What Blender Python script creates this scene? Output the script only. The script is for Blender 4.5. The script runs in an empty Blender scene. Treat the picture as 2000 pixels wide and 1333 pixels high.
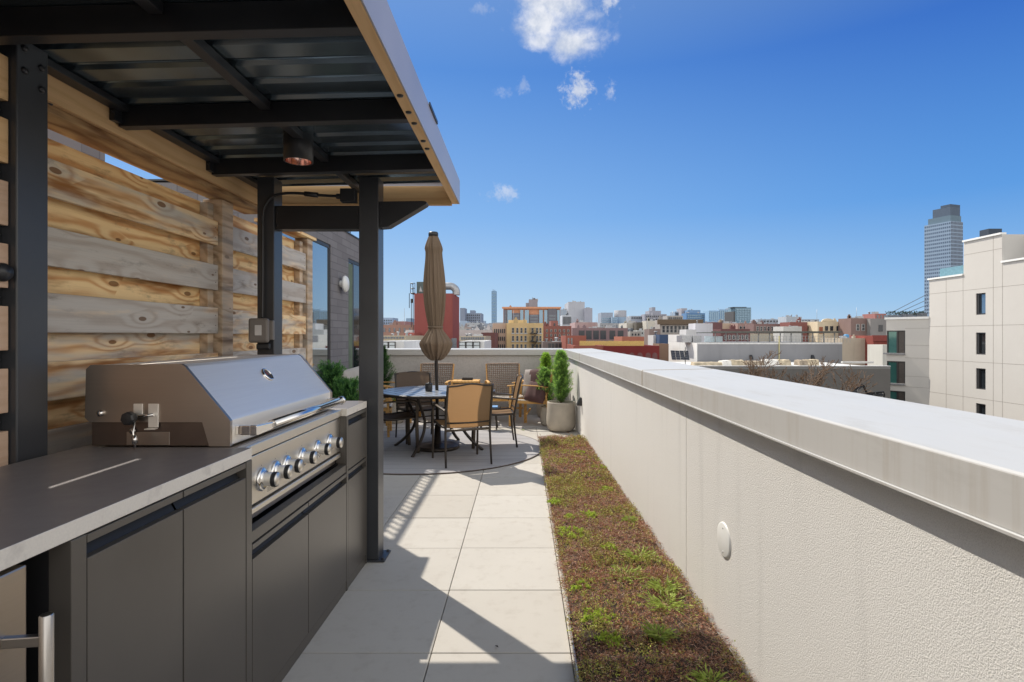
import bpy, bmesh, math, random
import numpy as np
from mathutils import Vector, Matrix
random.seed(7); rng = np.random.default_rng(11)
R = math.radians
S = bpy.context.scene
COL = S.collection
H = 1.395; F = 1110.0

def P(u, v, Y):
    return Vector(((u-1020)/F*Y, Y, H-(v-655)/F*Y))
def fx(u, Y): return (u-1020)/F*Y
def fz(v, Y): return H-(v-655)/F*Y

# ------------------------------------------------------------------ objects
def tag(o, label=None, cat=None, group=None, kind=None):
    if label: o['label'] = label
    if cat: o['category'] = cat
    if group: o['group'] = group
    if kind: o['kind'] = kind
    return o
def thing(name, label, cat, loc=(0, 0, 0), rz=0.0, group=None):
    o = bpy.data.objects.new(name, None); COL.objects.link(o)
    o.location = loc; o.rotation_euler = (0, 0, rz); o.empty_display_size = .1
    return tag(o, label, cat, group)
def kids(o): return [c for c in bpy.data.objects if c.parent == o]
def copy_tree(o, parent=None):
    c = o.copy(); COL.objects.link(c)
    if parent is not None: c.parent = parent
    for ch in kids(o): copy_tree(ch, c)
    return c

class MB:
    def __init__(s): s.v = []; s.f = []; s.sm = []; s.M = Matrix.Identity(4)
    def add(s, vs, fs, smooth=False):
        b = len(s.v)
        s.v += [tuple(s.M @ Vector(p)) for p in vs]
        s.f += [tuple(b+i for i in f) for f in fs]; s.sm += [smooth]*len(fs)
        return s
    def box(s, x0, x1, y0, y1, z0, z1, M=None):
        vs = [(x, y, z) for x in (x0, x1) for y in (y0, y1) for z in (z0, z1)]
        if M is not None: vs = [tuple(M @ Vector(p)) for p in vs]
        return s.add(vs, [(0,1,3,2),(4,6,7,5),(0,4,5,1),(2,3,7,6),(0,2,6,4),(1,5,7,3)])
    def bar(s, a, b, w, h, up=(0, 0, 1)):
        a = Vector(a); b = Vector(b); d = (b-a); L = d.length; d.normalize()
        upv = Vector(up)
        if abs(d.dot(upv)) > .98: upv = Vector((0, 1, 0))
        x = d.cross(upv).normalized(); z = x.cross(d)
        M = Matrix((x, d, z)).transposed().to_4x4(); M.translation = a
        return s.box(-w/2, w/2, 0, L, -h/2, h/2, M)
    def tube(s, pts, r, n=8, caps=True, flat=1.0):
        pts = [Vector(p) for p in pts]; rs = r if isinstance(r, (list, tuple)) else [r]*len(pts)
        vs = []; prev = None
        for i, p in enumerate(pts):
            d = (pts[min(i+1, len(pts)-1)]-pts[max(i-1, 0)]).normalized()
            if prev is None:
                a = Vector((0, 0, 1)) if abs(d.z) < .9 else Vector((1, 0, 0))
                x = d.cross(a).normalized()
            else:
                x = (prev - d*prev.dot(d)).normalized()
            prev = x; y = d.cross(x)
            for k in range(n):
                t = 2*math.pi*k/n
                vs.append(tuple(p + x*math.cos(t)*rs[i] + y*math.sin(t)*rs[i]*flat))
        fs = []
        for i in range(len(pts)-1):
            for k in range(n):
                fs.append((i*n+k, i*n+(k+1) % n, (i+1)*n+(k+1) % n, (i+1)*n+k))
        s.add(vs, fs, True)
        if caps:
            b = len(s.v)-len(vs)
            s.f.append(tuple(b+k for k in reversed(range(n)))); s.sm.append(False)
            b2 = b+(len(pts)-1)*n
            s.f.append(tuple(b2+k for k in range(n))); s.sm.append(False)
        return s
    def lathe(s, prof, n=24, c=(0, 0, 0), axis='z', smooth=True, caps=True):
        vs = []
        for r, z in prof:
            for k in range(n):
                t = 2*math.pi*k/n; a, b = r*math.cos(t), r*math.sin(t)
                if axis == 'z': p = (c[0]+a, c[1]+b, c[2]+z)
                elif axis == 'x': p = (c[0]+z, c[1]+a, c[2]+b)
                else: p = (c[0]+b, c[1]+z, c[2]+a)
                vs.append(p)
        fs = [(i*n+k, i*n+(k+1) % n, (i+1)*n+(k+1) % n, (i+1)*n+k) for i in range(len(prof)-1) for k in range(n)]
        s.add(vs, fs, smooth)
        if not caps: return s
        if prof[0][0] > 1e-5: s.add(vs[:n], [tuple(reversed(range(n)))])
        if prof[-1][0] > 1e-5: s.add(vs[-n:], [tuple(range(n))])
        return s
    def prism(s, poly, axis, a0, a1):
        # poly of 2-D points, extruded along axis ('x': (y,z), 'y': (x,z), 'z': (x,y))
        def mk(p, a):
            return {'x': (a, p[0], p[1]), 'y': (p[0], a, p[1]), 'z': (p[0], p[1], a)}[axis]
        n = len(poly); vs = [mk(p, a0) for p in poly]+[mk(p, a1) for p in poly]
        fs = [tuple(range(n)), tuple(reversed(range(n, 2*n)))]+[(i, i+n, (i+1) % n+n, (i+1) % n) for i in range(n)]
        return s.add(vs, fs)
    def build(s, name, mat, parent=None, bev=0.0, seg=2, loc=None, fix=True):
        me = bpy.data.meshes.new(name); me.from_pydata(s.v, [], s.f); me.update()
        me.polygons.foreach_set('use_smooth', s.sm)
        if fix:
            bm = bmesh.new(); bm.from_mesh(me); bmesh.ops.recalc_face_normals(bm, faces=bm.faces[:]); bm.to_mesh(me); bm.free()
        o = bpy.data.objects.new(name, me); COL.objects.link(o)
        if mat: me.materials.append(mat)
        if parent is not None: o.parent = parent
        if loc is not None: o.location = loc
        if bev > 0:
            m = o.modifiers.new('bevel', 'BEVEL'); m.width = bev; m.segments = seg; m.limit_method = 'ANGLE'; m.angle_limit = R(40)
        return o
def bx(name, mat, parent, x0, x1, y0, y1, z0, z1, bev=0.0):
    """box whose object origin sits at its own centre, so object coordinates differ per board"""
    c = ((x0+x1)/2, (y0+y1)/2, (z0+z1)/2)
    return MB().box(x0-c[0], x1-c[0], y0-c[1], y1-c[1], z0-c[2], z1-c[2]).build(name, mat, parent, bev, loc=c)

# ------------------------------------------------------------------ materials
class NT:
    def __init__(s, name):
        s.m = bpy.data.materials.new(name); s.m.use_nodes = True; s.t = s.m.node_tree; s.t.nodes.clear()
        s.out = s.n('ShaderNodeOutputMaterial')
    def n(s, t, **k):
        nd = s.t.nodes.new(t)
        for a, b in k.items(): setattr(nd, a, b)
        return nd
    def l(s, a, b): s.t.links.new(a, b)
    def val(s, sock, x):
        if hasattr(x, 'links') or isinstance(x, bpy.types.NodeSocket): s.l(x, sock)
        else: sock.default_value = x
    def math(s, op, a, b=0.0, c=None, clamp=False):
        nd = s.n('ShaderNodeMath', operation=op, use_clamp=clamp); s.val(nd.inputs[0], a); s.val(nd.inputs[1], b)
        if c is not None: s.val(nd.inputs[2], c)
        return nd.outputs[0]
    def coord(s, kind='Object'): return s.n('ShaderNodeTexCoord').outputs[kind]
    def mapv(s, vec, scale=(1, 1, 1), loc=(0, 0, 0), rot=(0, 0, 0)):
        nd = s.n('ShaderNodeMapping'); s.l(vec, nd.inputs[0]); nd.inputs['Scale'].default_value = scale
        nd.inputs['Location'].default_value = loc; nd.inputs['Rotation'].default_value = rot; return nd.outputs[0]
    def noise(s, vec, scale, detail=3, rough=.55, dist=0.0):
        nd = s.n('ShaderNodeTexNoise'); s.l(vec, nd.inputs['Vector']); nd.inputs['Scale'].default_value = scale
        nd.inputs['Detail'].default_value = detail; nd.inputs['Roughness'].default_value = rough; nd.inputs['Distortion'].default_value = dist
        return nd.outputs[0]
    def ramp(s, fac, stops, interp='LINEAR'):
        nd = s.n('ShaderNodeValToRGB'); s.l(fac, nd.inputs[0]); cr = nd.color_ramp; cr.interpolation = interp
        while len(cr.elements) < len(stops): cr.elements.new(.5)
        for e, (p, c) in zip(cr.elements, stops):
            e.position = p; e.color = (*c, 1) if len(c) == 3 else c
        return nd.outputs[0]
    def mix(s, fac, a, b, blend='MIX'):
        nd = s.n('ShaderNodeMix', data_type='RGBA', blend_type=blend)
        s.val(nd.inputs[0], fac)
        s.val(nd.inputs[6], (*a, 1) if isinstance(a, tuple) and len(a) == 3 else a)
        s.val(nd.inputs[7], (*b, 1) if isinstance(b, tuple) and len(b) == 3 else b)
        return nd.outputs[2]
    def sstep(s, x, a, b):
        nd = s.n('ShaderNodeMapRange', interpolation_type='SMOOTHSTEP'); s.val(nd.inputs[0], x)
        nd.inputs[1].default_value = a; nd.inputs[2].default_value = b; return nd.outputs[0]
    def bsdf(s, color, rough=.6, metal=0.0, bump=None, bstr=.2, bdist=.005, spec=.5, trans=None, coat=0, aniso=0):
        b = s.n('ShaderNodeBsdfPrincipled')
        s.val(b.inputs['Base Color'], (*color, 1) if isinstance(color, tuple) and len(color) == 3 else color)
        s.val(b.inputs['Roughness'], rough); s.val(b.inputs['Metallic'], metal); s.val(b.inputs['Specular IOR Level'], spec)
        if coat: b.inputs['Coat Weight'].default_value = coat; b.inputs['Coat Roughness'].default_value = .15
        if aniso: b.inputs['Anisotropic'].default_value = aniso
        if bump is not None:
            bn = s.n('ShaderNodeBump'); s.l(bump, bn.inputs['Height']); bn.inputs['Strength'].default_value = bstr
            bn.inputs['Distance'].default_value = bdist; s.l(bn.outputs[0], b.inputs['Normal'])
        sh = b.outputs[0]
        if trans:
            t = s.n('ShaderNodeBsdfTranslucent'); s.val(t.inputs[0], trans[1] if not isinstance(trans[1], tuple) else (*trans[1], 1))
            mx = s.n('ShaderNodeMixShader'); mx.inputs[0].default_value = trans[0]; s.l(sh, mx.inputs[1]); s.l(t.outputs[0], mx.inputs[2]); sh = mx.outputs[0]
        s.l(sh, s.out.inputs[0]); return s.m

def simple(name, col, rough=.6, metal=0.0, var=.08, scale=6, bump=0.0, bscale=120, spec=.5, coat=0, coord='Object'):
    t = NT(name); c = t.coord(coord); n1 = t.noise(c, scale, 4)
    lo = tuple(x*(1-var*2) for x in col); hi = tuple(min(1, x*(1+var*2)) for x in col)
    color = t.ramp(n1, [(.3, lo), (.7, hi)])
    rg = t.math('MULTIPLY_ADD', n1, .12, rough-.06, clamp=True)
    return t.bsdf(color, rg, metal, t.noise(c, bscale, 3) if bump else None, bump, .004, spec, coat=coat)

def wood(name, light, dark, gray, gray_amt, grain=55.0, knots=.5, axis='Y', rough=.65, contrast=1.0):
    """board running along local axis; grain rings, knots, weathering"""
    t = NT(name); c = t.coord('Object')
    info = t.n('ShaderNodeObjectInfo')
    rnd = t.n('ShaderNodeVectorMath', operation='SCALE'); rnd.inputs[0].default_value = (13.1, 47.3, 29.7); t.l(info.outputs['Random'], rnd.inputs['Scale'])
    add = t.n('ShaderNodeVectorMath', operation='ADD'); t.l(c, add.inputs[0]); t.l(rnd.outputs[0], add.inputs[1])
    v = add.outputs[0]
    if axis == 'X': v = t.mapv(v, rot=(0, 0, R(90)))
    sx = t.n('ShaderNodeSeparateXYZ'); t.l(v, sx.inputs[0])
    across = t.math('ADD', sx.outputs[2], t.math('MULTIPLY', sx.outputs[0], .8))
    low = t.noise(t.mapv(v, (1.2, .62, 4.5)), 1.9, 3, .5)
    # knots
    vor = t.n('ShaderNodeTexVoronoi', voronoi_dimensions='2D'); vor.inputs['Scale'].default_value = 1.0
    cv = t.n('ShaderNodeCombineXYZ'); t.l(t.math('MULTIPLY', sx.outputs[1], 3.1), cv.inputs[0]); t.l(t.math('MULTIPLY', across, 8.0), cv.inputs[1])
    t.l(cv.outputs[0], vor.inputs['Vector']); vor.inputs['Randomness'].default_value = .95
    kd = vor.outputs['Distance']
    kc_ = t.n('ShaderNodeSeparateColor'); t.l(vor.outputs['Color'], kc_.inputs[0])
    pres = t.sstep(kc_.outputs[0], .60, .66)
    kinf = t.math('MULTIPLY', t.sstep(kd, .55, .0), pres)
    warp = t.math('ADD', t.math('MULTIPLY', low, 6.5), t.math('MULTIPLY', kinf, 3.6*knots))
    ph = t.math('ADD', t.math('MULTIPLY', across, grain), t.math('MULTIPLY', warp, 2.6))
    ring = t.math('POWER', t.math('MULTIPLY_ADD', t.math('SINE', ph), .5, .5), 2.2)
    fib = t.noise(t.mapv(v, (150, 2.2, 150)), 1.0, 3, .6)
    fine = t.noise(t.mapv(v, (420, 9, 420)), 1.0, 2, .6)
    blotch = t.noise(t.mapv(v, (3, 1.1, 9)), 1.5, 3, .6)
    base = t.mix(t.math('MULTIPLY', ring, .62*contrast, clamp=True), light, dark)
    base = t.mix(t.sstep(blotch, .48, .72), base, tuple(x*.62 for x in dark)) if contrast > .9 else base
    g = t.math('ADD', t.math('MULTIPLY', t.noise(t.mapv(v, (2, .7, 5)), 1.7, 3, .6), .9), gray_amt-.5, clamp=True)
    g = t.sstep(g, .36, .56)
    gcol = t.mix(fib, tuple(x*.78 for x in gray), tuple(min(1, x*1.25) for x in gray))
    gcol = t.mix(t.math('MULTIPLY', ring, .28), gcol, tuple(x*.5 for x in dark))
    base = t.mix(g, base, gcol)
    base = t.mix(t.math('MULTIPLY', t.sstep(fib, .5, .85), .22), base, tuple(x*.5 for x in dark))
    kr_ = t.math('MULTIPLY_ADD', kc_.outputs[1], .085, .025)
    kcore = t.math('MULTIPLY', t.sstep(t.math('SUBTRACT', kd, kr_), .022, -.012), pres)
    dirt = t.noise(t.mapv(v, (4, 2.4, 8)), 1.6, 5, .7)
    if contrast > .9 or gray_amt > .4: base = t.mix(t.math('MULTIPLY', t.sstep(dirt, .54, .74), .50), base, (.12, .09, .065)); base = t.mix(t.math('MULTIPLY', t.sstep(t.noise(t.mapv(v, (5, 1.6, 10)), 1.3, 4, .7), .55, .72), .5), base, tuple(x*.9 for x in light))
    kc2 = t.math('MULTIPLY', t.math('MULTIPLY', kcore, knots*1.5, clamp=True), .85)
    base = t.mix(kc2, base, tuple(x*.34 for x in dark))
    hgt = t.math('ADD', t.math('MULTIPLY', ring, .4), fine)
    return t.bsdf(base, rough, 0, hgt, .35, .003, .3)

def brushed(name, col=(.58, .56, .53), rough=.27, axis=(3, 3, 260)):
    t = NT(name); c = t.coord('Object'); n1 = t.noise(t.mapv(c, axis), 1.0, 4, .6); n2 = t.noise(c, 3, 2)
    rg = t.math('ADD', t.math('MULTIPLY', n1, .03), t.math('MULTIPLY_ADD', n2, .06, rough-.04))
    color = t.mix(n1, tuple(x*.93 for x in col), tuple(min(1, x*1.05) for x in col))
    return t.bsdf(color, rg, 1.0, None)

M = {}
M['black_steel'] = simple('black_steel', (.020, .021, .025), .36, .0, .1, 5, .05, 300, .5)
M['post_steel'] = simple('post_steel', (.042, .045, .052), .34, .0, .08, 4, .05, 300, .55)
M['bolt'] = simple('bolt', (.05, .05, .055), .35, .6)
M['deck_metal'] = simple('deck_metal', (.17, .225, .27), .20, .85, .1, 3, .0)
M['fascia'] = simple('fascia', (.42, .41, .46), .35, .25, .04, 2)
M['cedar'] = wood('cedar', (.74, .49, .26), (.56, .33, .15), (.45, .38, .30), .0, 110, .0, contrast=.7)
M['cedar_x'] = wood('cedar_x', (.60, .38, .18), (.44, .24, .10), (.45, .38, .30), .0, 110, .0, 'X', contrast=.7)
M['pink_cedar'] = wood('pink_cedar', (.60, .42, .30), (.50, .32, .21), (.45, .38, .30), .0, 150, .0, contrast=.6)
M['rough_cedar'] = wood('rough_cedar', (.52, .34, .17), (.20, .08, .03), (.36, .32, .28), .30, 70, .4, contrast=1.2)
M['plank_orange'] = wood('plank_orange', (.98, .72, .38), (.60, .25, .07), (.66, .60, .50), .22, 88, .95, contrast=1.15)
M['plank_gray'] = wood('plank_gray', (.92, .72, .48), (.46, .24, .10), (.56, .52, .47), .66, 84, .9, contrast=1.05)
M['plank_mixed'] = wood('plank_mixed', (.96, .72, .42), (.56, .24, .07), (.60, .56, .50), .46, 80, 1.0, contrast=1.15)
M['plank_post'] = wood('plank_post', (.70, .54, .38), (.33, .20, .11), (.42, .37, .31), .45, 80, .4)
M['teak'] = wood('teak', (.66, .38, .13), (.42, .20, .06), (.4, .35, .3), .0, 120, .1, contrast=.7)
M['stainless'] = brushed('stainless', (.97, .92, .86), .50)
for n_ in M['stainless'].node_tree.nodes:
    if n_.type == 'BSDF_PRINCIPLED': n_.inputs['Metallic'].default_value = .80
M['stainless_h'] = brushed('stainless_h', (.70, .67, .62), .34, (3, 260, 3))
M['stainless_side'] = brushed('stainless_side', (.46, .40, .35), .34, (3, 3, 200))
M['chrome'] = simple('chrome', (.72, .70, .68), .10, 1.0, .03)
M['knob_black'] = simple('knob_black', (.02, .02, .022), .4)
M['rubber'] = simple('rubber', (.015, .015, .016), .5)
M['cab'] = simple('cabinet_paint', (.100, .090, .080), .34, .15, .05, 2.5, .03, 500, .5)
M['cab_in'] = simple('cabinet_dark', (.012, .012, .014), .6)
M['bronze'] = simple('bronze_frame', (.045, .036, .030), .38, .3, .08)
M['bronze_l'] = simple('bronze_frame_light', (.10, .080, .062), .34, .4, .08)
M['grey_box'] = simple('grey_box', (.17, .15, .135), .45)
M['grey_lens'] = simple('grey_lens', (.55, .53, .52), .3)
M['white_trim'] = simple('white_trim', (.78, .78, .76), .45, 0, .02)
M['planter_stone'] = simple('planter_stone', (.46, .41, .34), .75, 0, .06, 7, .25, 90)
M['alu'] = simple('aluminium_edge', (.55, .55, .54), .4, .7)
M['rope'] = simple('rope', (.27, .20, .155), .85, 0, .25, 60, .4, 200)
M['rope_l'] = simple('rope_light', (.55, .48, .40), .85, 0, .25, 60, .4, 200)
M['soil'] = simple('soil', (.055, .036, .026), .95, 0, .4, 60, .9, 130)
M['asphalt'] = simple('asphalt', (.06, .06, .062), .9, 0, .3, .05)
M['yellow_flower'] = simple('yellow_flower', (.75, .50, .03), .6)
M['copper'] = simple('copper_reflector', (.85, .55, .47), .14, 1.0)
M['bark'] = simple('bark', (.16, .105, .07), .9, 0, .3, 12)
M['pillow_g'] = simple('pillow_grey', (.32, .28, .255), .9, 0, .06, 14, .3, 400)
M['pillow_b'] = simple('pillow_brown', (.085, .040, .038), .85, 0, .1, 14, .3, 400)
M['blue_cloth'] = simple('blue_cloth', (.18, .35, .62), .8)

def mk_counter():
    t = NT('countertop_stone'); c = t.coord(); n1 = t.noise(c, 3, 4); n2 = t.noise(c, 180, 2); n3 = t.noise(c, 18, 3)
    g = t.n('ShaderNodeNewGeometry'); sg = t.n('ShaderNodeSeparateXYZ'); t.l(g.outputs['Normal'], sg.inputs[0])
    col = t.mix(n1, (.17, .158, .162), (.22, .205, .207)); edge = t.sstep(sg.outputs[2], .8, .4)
    col = t.mix(edge, col, (.74, .69, .62)); col = t.mix(t.math('MULTIPLY', n2, .2), col, (.12, .11, .11))  # edge faces painted cream for light bounced off the sunlit parapet
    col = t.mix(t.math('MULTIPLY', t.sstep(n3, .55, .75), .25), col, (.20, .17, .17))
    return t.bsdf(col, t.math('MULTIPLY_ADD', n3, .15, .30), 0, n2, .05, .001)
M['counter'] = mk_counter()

def mk_stucco(name, a, b, scale, strg, big=.9):
    t = NT(name); c = t.coord('Object'); n = t.noise(c, scale, 4, .6, .6); n2 = t.noise(c, big, 4); n3 = t.noise(c, scale*2.6, 2)
    vo = t.n('ShaderNodeTexVoronoi', feature='SMOOTH_F1'); t.l(c, vo.inputs['Vector']); vo.inputs['Scale'].default_value = scale*.9
    hh = t.math('ADD', t.math('MULTIPLY', vo.outputs['Distance'], -.8), t.math('ADD', n, t.math('MULTIPLY', n3, .4)))
    col = t.mix(n2, a, b); col = t.mix(t.math('MULTIPLY', t.sstep(n, .55, .35), .35), col, tuple(x*.72 for x in a))
    st = t.noise(t.mapv(c, (9, 9, .5)), 1.0, 4); col = t.mix(t.math('MULTIPLY', t.sstep(st, .52, .8), .32), col, tuple(x*.68 for x in a))
    return t.bsdf(col, .9, 0, hh, strg, .006, .2)
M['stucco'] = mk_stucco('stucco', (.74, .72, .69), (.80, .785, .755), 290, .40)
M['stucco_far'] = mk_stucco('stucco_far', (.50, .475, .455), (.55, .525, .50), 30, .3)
def mk_coping():
    t = NT('coping_metal'); c = t.coord('Object')
    s1 = t.noise(t.mapv(c, (1, 26, 1.3)), 1.0, 5, .65); n2 = t.noise(c, 1.1, 3); n3 = t.noise(t.mapv(c, (6, 1.5, 6)), 1.6, 5, .7)
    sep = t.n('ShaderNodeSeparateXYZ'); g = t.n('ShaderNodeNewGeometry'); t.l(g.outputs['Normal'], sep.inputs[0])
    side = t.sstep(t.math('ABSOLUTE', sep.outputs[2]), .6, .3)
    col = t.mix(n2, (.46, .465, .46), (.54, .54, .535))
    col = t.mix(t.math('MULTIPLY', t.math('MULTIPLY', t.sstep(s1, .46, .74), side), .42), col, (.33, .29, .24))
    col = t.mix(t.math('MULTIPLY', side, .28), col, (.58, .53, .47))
    col = t.mix(t.math('MULTIPLY', t.sstep(n3, .50, .78), .45), col, (.36, .345, .32)); n4 = t.noise(t.mapv(c, (3, .8, 3)), 2.3, 6, .75); col = t.mix(t.math('MULTIPLY', t.sstep(n4, .56, .70), .28), col, (.40, .37, .33))
    return t.bsdf(col, t.math('MULTIPLY_ADD', n3, .2, .38), 0, n3, .04, .002, .4)
M['coping'] = mk_coping()
def mk_paver():
    t = NT('paver'); c = t.coord('Object'); n = t.noise(c, 2.2, 4); n2 = t.noise(c, 260, 2); n3 = t.noise(c, 11, 5, .65)
    v = t.n('ShaderNodeTexVoronoi', feature='F1'); t.l(t.mapv(c, (1/.613, 1/.614, 0), (.399/.613+.5, -2.495/.614+.5, 0)), v.inputs['Vector'])
    v.inputs['Randomness'].default_value = 0; v.inputs['Scale'].default_value = 1
    sp = t.n('ShaderNodeSeparateColor'); t.l(v.outputs['Color'], sp.inputs[0])
    col = t.mix(n, (.50, .475, .435), (.57, .545, .50)); col = t.mix(t.math('MULTIPLY', sp.outputs[0], .45), col, (.41, .375, .325))
    col = t.mix(t.math('MULTIPLY', t.sstep(n3, .48, .75), .42), col, (.39, .355, .31))
    col = t.mix(t.math('MULTIPLY', t.sstep(n2, .6, .8), .4), col, (.34, .31, .28))
    return t.bsdf(col, .82, 0, n2, .25, .002, .3)
M['paver'] = mk_paver()
def mk_rug(name, a, b, sc, ax):
    t = NT(name); c = t.coord('Object'); sp = t.n('ShaderNodeSeparateXYZ'); t.l(c, sp.inputs[0])
    w = t.math('MULTIPLY_ADD', t.math('SINE', t.math('MULTIPLY', sp.outputs[ax], sc)), .5, .5)
    st = t.noise(t.mapv(c, (.6, 26, 1) if ax == 1 else (26, .6, 1)), 1.0, 3, .7)
    col = t.mix(t.math('MULTIPLY', w, .5), a, b); col = t.mix(t.math('MULTIPLY', t.sstep(st, .45, .7), .55), col, b)
    return t.bsdf(col, .95, 0, w, .5, .004, .1)
M['rug'] = mk_rug('rug_weave', (.50, .49, .49), (.20, .19, .205), 150, 1)
M['rug2'] = mk_rug('rug_stripe', (.58, .55, .52), (.40, .38, .38), 120, 1)
def mk_sling(name, a, tr, amt):
    t = NT(name); c = t.coord('Object'); w = t.noise(t.mapv(c, (8, 8, 260)), 1, 2); n = t.noise(c, 5, 3)
    col = t.mix(w, tuple(x*.8 for x in a), a); col = t.mix(t.math('MULTIPLY', n, .3), col, tuple(x*.7 for x in a))
    return t.bsdf(col, .7, 0, w, .15, .002, .3, trans=(amt, tr))
M['sling'] = mk_sling('sling_fabric', (.30, .19, .10), (.48, .27, .12), .44)
M['sling_shade'] = mk_sling('sling_fabric_shaded', (.17, .125, .095), (.20, .13, .08), .30)  # tan sling darkened in colour for chairs seen from their shaded side
M['canopy'] = mk_sling('canopy_fabric', (.27, .20, .14), (.38, .26, .16), .30)
M['cushion_w'] = mk_sling('cushion_light', (.58, .54, .50), (.5, .45, .4), .1)
def mk_attr(name, rough=.6, trans=.3):
    t = NT(name); a = t.n('ShaderNodeAttribute', attribute_name='Col')
    return t.bsdf(a.outputs['Color'], rough, 0, None, spec=.25, trans=(trans, a.outputs['Color']))
M['leaf'] = mk_attr('leaf', .55, .35)
M['sedum'] = mk_attr('sedum', .7, .15)
def mk_glass(name, col=(.10, .14, .15), rough=.03, metal=.0, spec=1.0):
    t = NT(name); c = t.coord(); n = t.noise(c, .7, 2)
    return t.bsdf(t.mix(n, tuple(x*.7 for x in col), col), rough, metal, None, spec=spec)
M['mirror_glass'] = mk_glass('mirror_glass', (.50, .56, .58), .02, .85)
M['dark_glass'] = mk_glass('dark_glass', (.02, .025, .03), .05)
M['teal_glass'] = mk_glass('teal_glass', (.06, .20, .18), .06, .3)
M['sky_glass'] = mk_glass('sky_glass', (.20, .30, .42), .08, .7)
M['win_frame'] = simple('window_frame', (.035, .034, .036), .45)
M['curtain'] = simple('curtain_green', (.13, .17, .12), .9)
def mk_brick(name, a, b, mortar, sx, sy, bump=.4):
    t = NT(name); c = t.coord('Object'); 
    cv = t.n('ShaderNodeSeparateXYZ'); t.l(c, cv.inputs[0]); cb = t.n('ShaderNodeCombineXYZ')
    t.l(t.math('ADD', cv.outputs[0], cv.outputs[1]), cb.inputs[0]); t.l(cv.outputs[2], cb.inputs[1])
    br = t.n('ShaderNodeTexBrick'); t.l(cb.outputs[0], br.inputs['Vector']); br.inputs['Scale'].default_value = 1
    br.inputs['Brick Width'].default_value = sx; br.inputs['Row Height'].default_value = sy; br.inputs['Mortar Size'].default_value = sy*.06
    br.inputs['Color1'].default_value = (*a, 1); br.inputs['Color2'].default_value = (*b, 1); br.inputs['Mortar'].default_value = (*mortar, 1)
    n = t.noise(c, 3, 4); col = t.mix(t.math('MULTIPLY', n, .35), br.outputs[0], tuple(x*.6 for x in a))
    return t.bsdf(col, .9, 0, br.outputs['Fac'], bump*-1 if False else bump, .003, .2)
M['grey_block'] = mk_brick('grey_block', (.20, .19, .20), (.25, .24, .25), (.16, .155, .165), .40, .10)
# city walls, cached per colour
_city = {}
def city(col, kind='plain', haze=0.0):
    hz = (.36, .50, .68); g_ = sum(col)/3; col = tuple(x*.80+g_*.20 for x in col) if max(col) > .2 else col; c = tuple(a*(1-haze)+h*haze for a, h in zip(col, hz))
    key = (tuple(round(x, 3) for x in c), kind)
    if key in _city: return _city[key]
    t = NT('city_wall_%s' % kind); co = t.coord('Object')
    n = t.noise(co, .35, 5, .65); st = t.noise(t.mapv(co, (1.2, 1.2, .12)), 1.0, 4, .6); f = t.noise(co, 6, 3)
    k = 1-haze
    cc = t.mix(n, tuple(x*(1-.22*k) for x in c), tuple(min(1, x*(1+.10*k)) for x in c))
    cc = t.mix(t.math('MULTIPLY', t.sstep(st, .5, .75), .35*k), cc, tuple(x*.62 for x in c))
    if kind == 'brick':
        cc = t.mix(t.math('MULTIPLY', f, .3*k), cc, tuple(x*.55 for x in c))
    if kind == 'panel':
        sp = t.n('ShaderNodeSeparateXYZ'); t.l(co, sp.inputs[0])
    m = t.bsdf(cc, .85, 0, None, spec=.2); _city[key] = m; return m

# ------------------------------------------------------------------ leaves
def leaf_mesh(name, Pn, D, L, W, C, mat, parent=None, cup=0.0):
    n = len(Pn); D = D/np.linalg.norm(D, axis=1, keepdims=True)
    r = rng.normal(size=(n, 3)); sd = np.cross(D, r); sd /= np.linalg.norm(sd, axis=1, keepdims=True)
    L = np.broadcast_to(L, (n,))[:, None]; W = np.broadcast_to(W, (n,))[:, None]
    v = np.empty((n, 4, 3)); v[:, 0] = Pn; v[:, 1] = Pn+D*L*.55+sd*W*.5; v[:, 2] = Pn+D*L; v[:, 3] = Pn+D*L*.55-sd*W*.5
    v = v.reshape(-1, 3)
    me = bpy.data.meshes.new(name); me.vertices.add(4*n); me.vertices.foreach_set('co', v.ravel().astype(np.float32))
    me.loops.add(4*n); me.loops.foreach_set('vertex_index', np.arange(4*n, dtype=np.int32))
    me.polygons.add(n); me.polygons.foreach_set('loop_start', np.arange(0, 4*n, 4, dtype=np.int32)); me.polygons.foreach_set('loop_total', np.full(n, 4, dtype=np.int32))
    me.update(calc_edges=True)
    ca = me.color_attributes.new('Col', 'FLOAT_COLOR', 'POINT')
    cc = np.ones((n, 4, 4), dtype=np.float32); cc[:, :, :3] = C[:, None, :]; ca.data.foreach_set('color', cc.ravel())
    me.materials.append(mat); o = bpy.data.objects.new(name, me); COL.objects.link(o)
    if parent is not None: o.parent = parent
    return o
def vnoise(x, y, s, seed=0):
    """cheap smooth value noise"""
    g = np.random.default_rng(seed).random((64, 64)); x = (x*s) % 63; y = (y*s) % 63
    i = x.astype(int); j = y.astype(int); a = x-i; b = y-j; a = a*a*(3-2*a); b = b*b*(3-2*b)
    i2 = (i+1) % 64; j2 = (j+1) % 64
    return g[i, j]*(1-a)*(1-b)+g[i2, j]*a*(1-b)+g[i, j2]*(1-a)*b+g[i2, j2]*a*b

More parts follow.
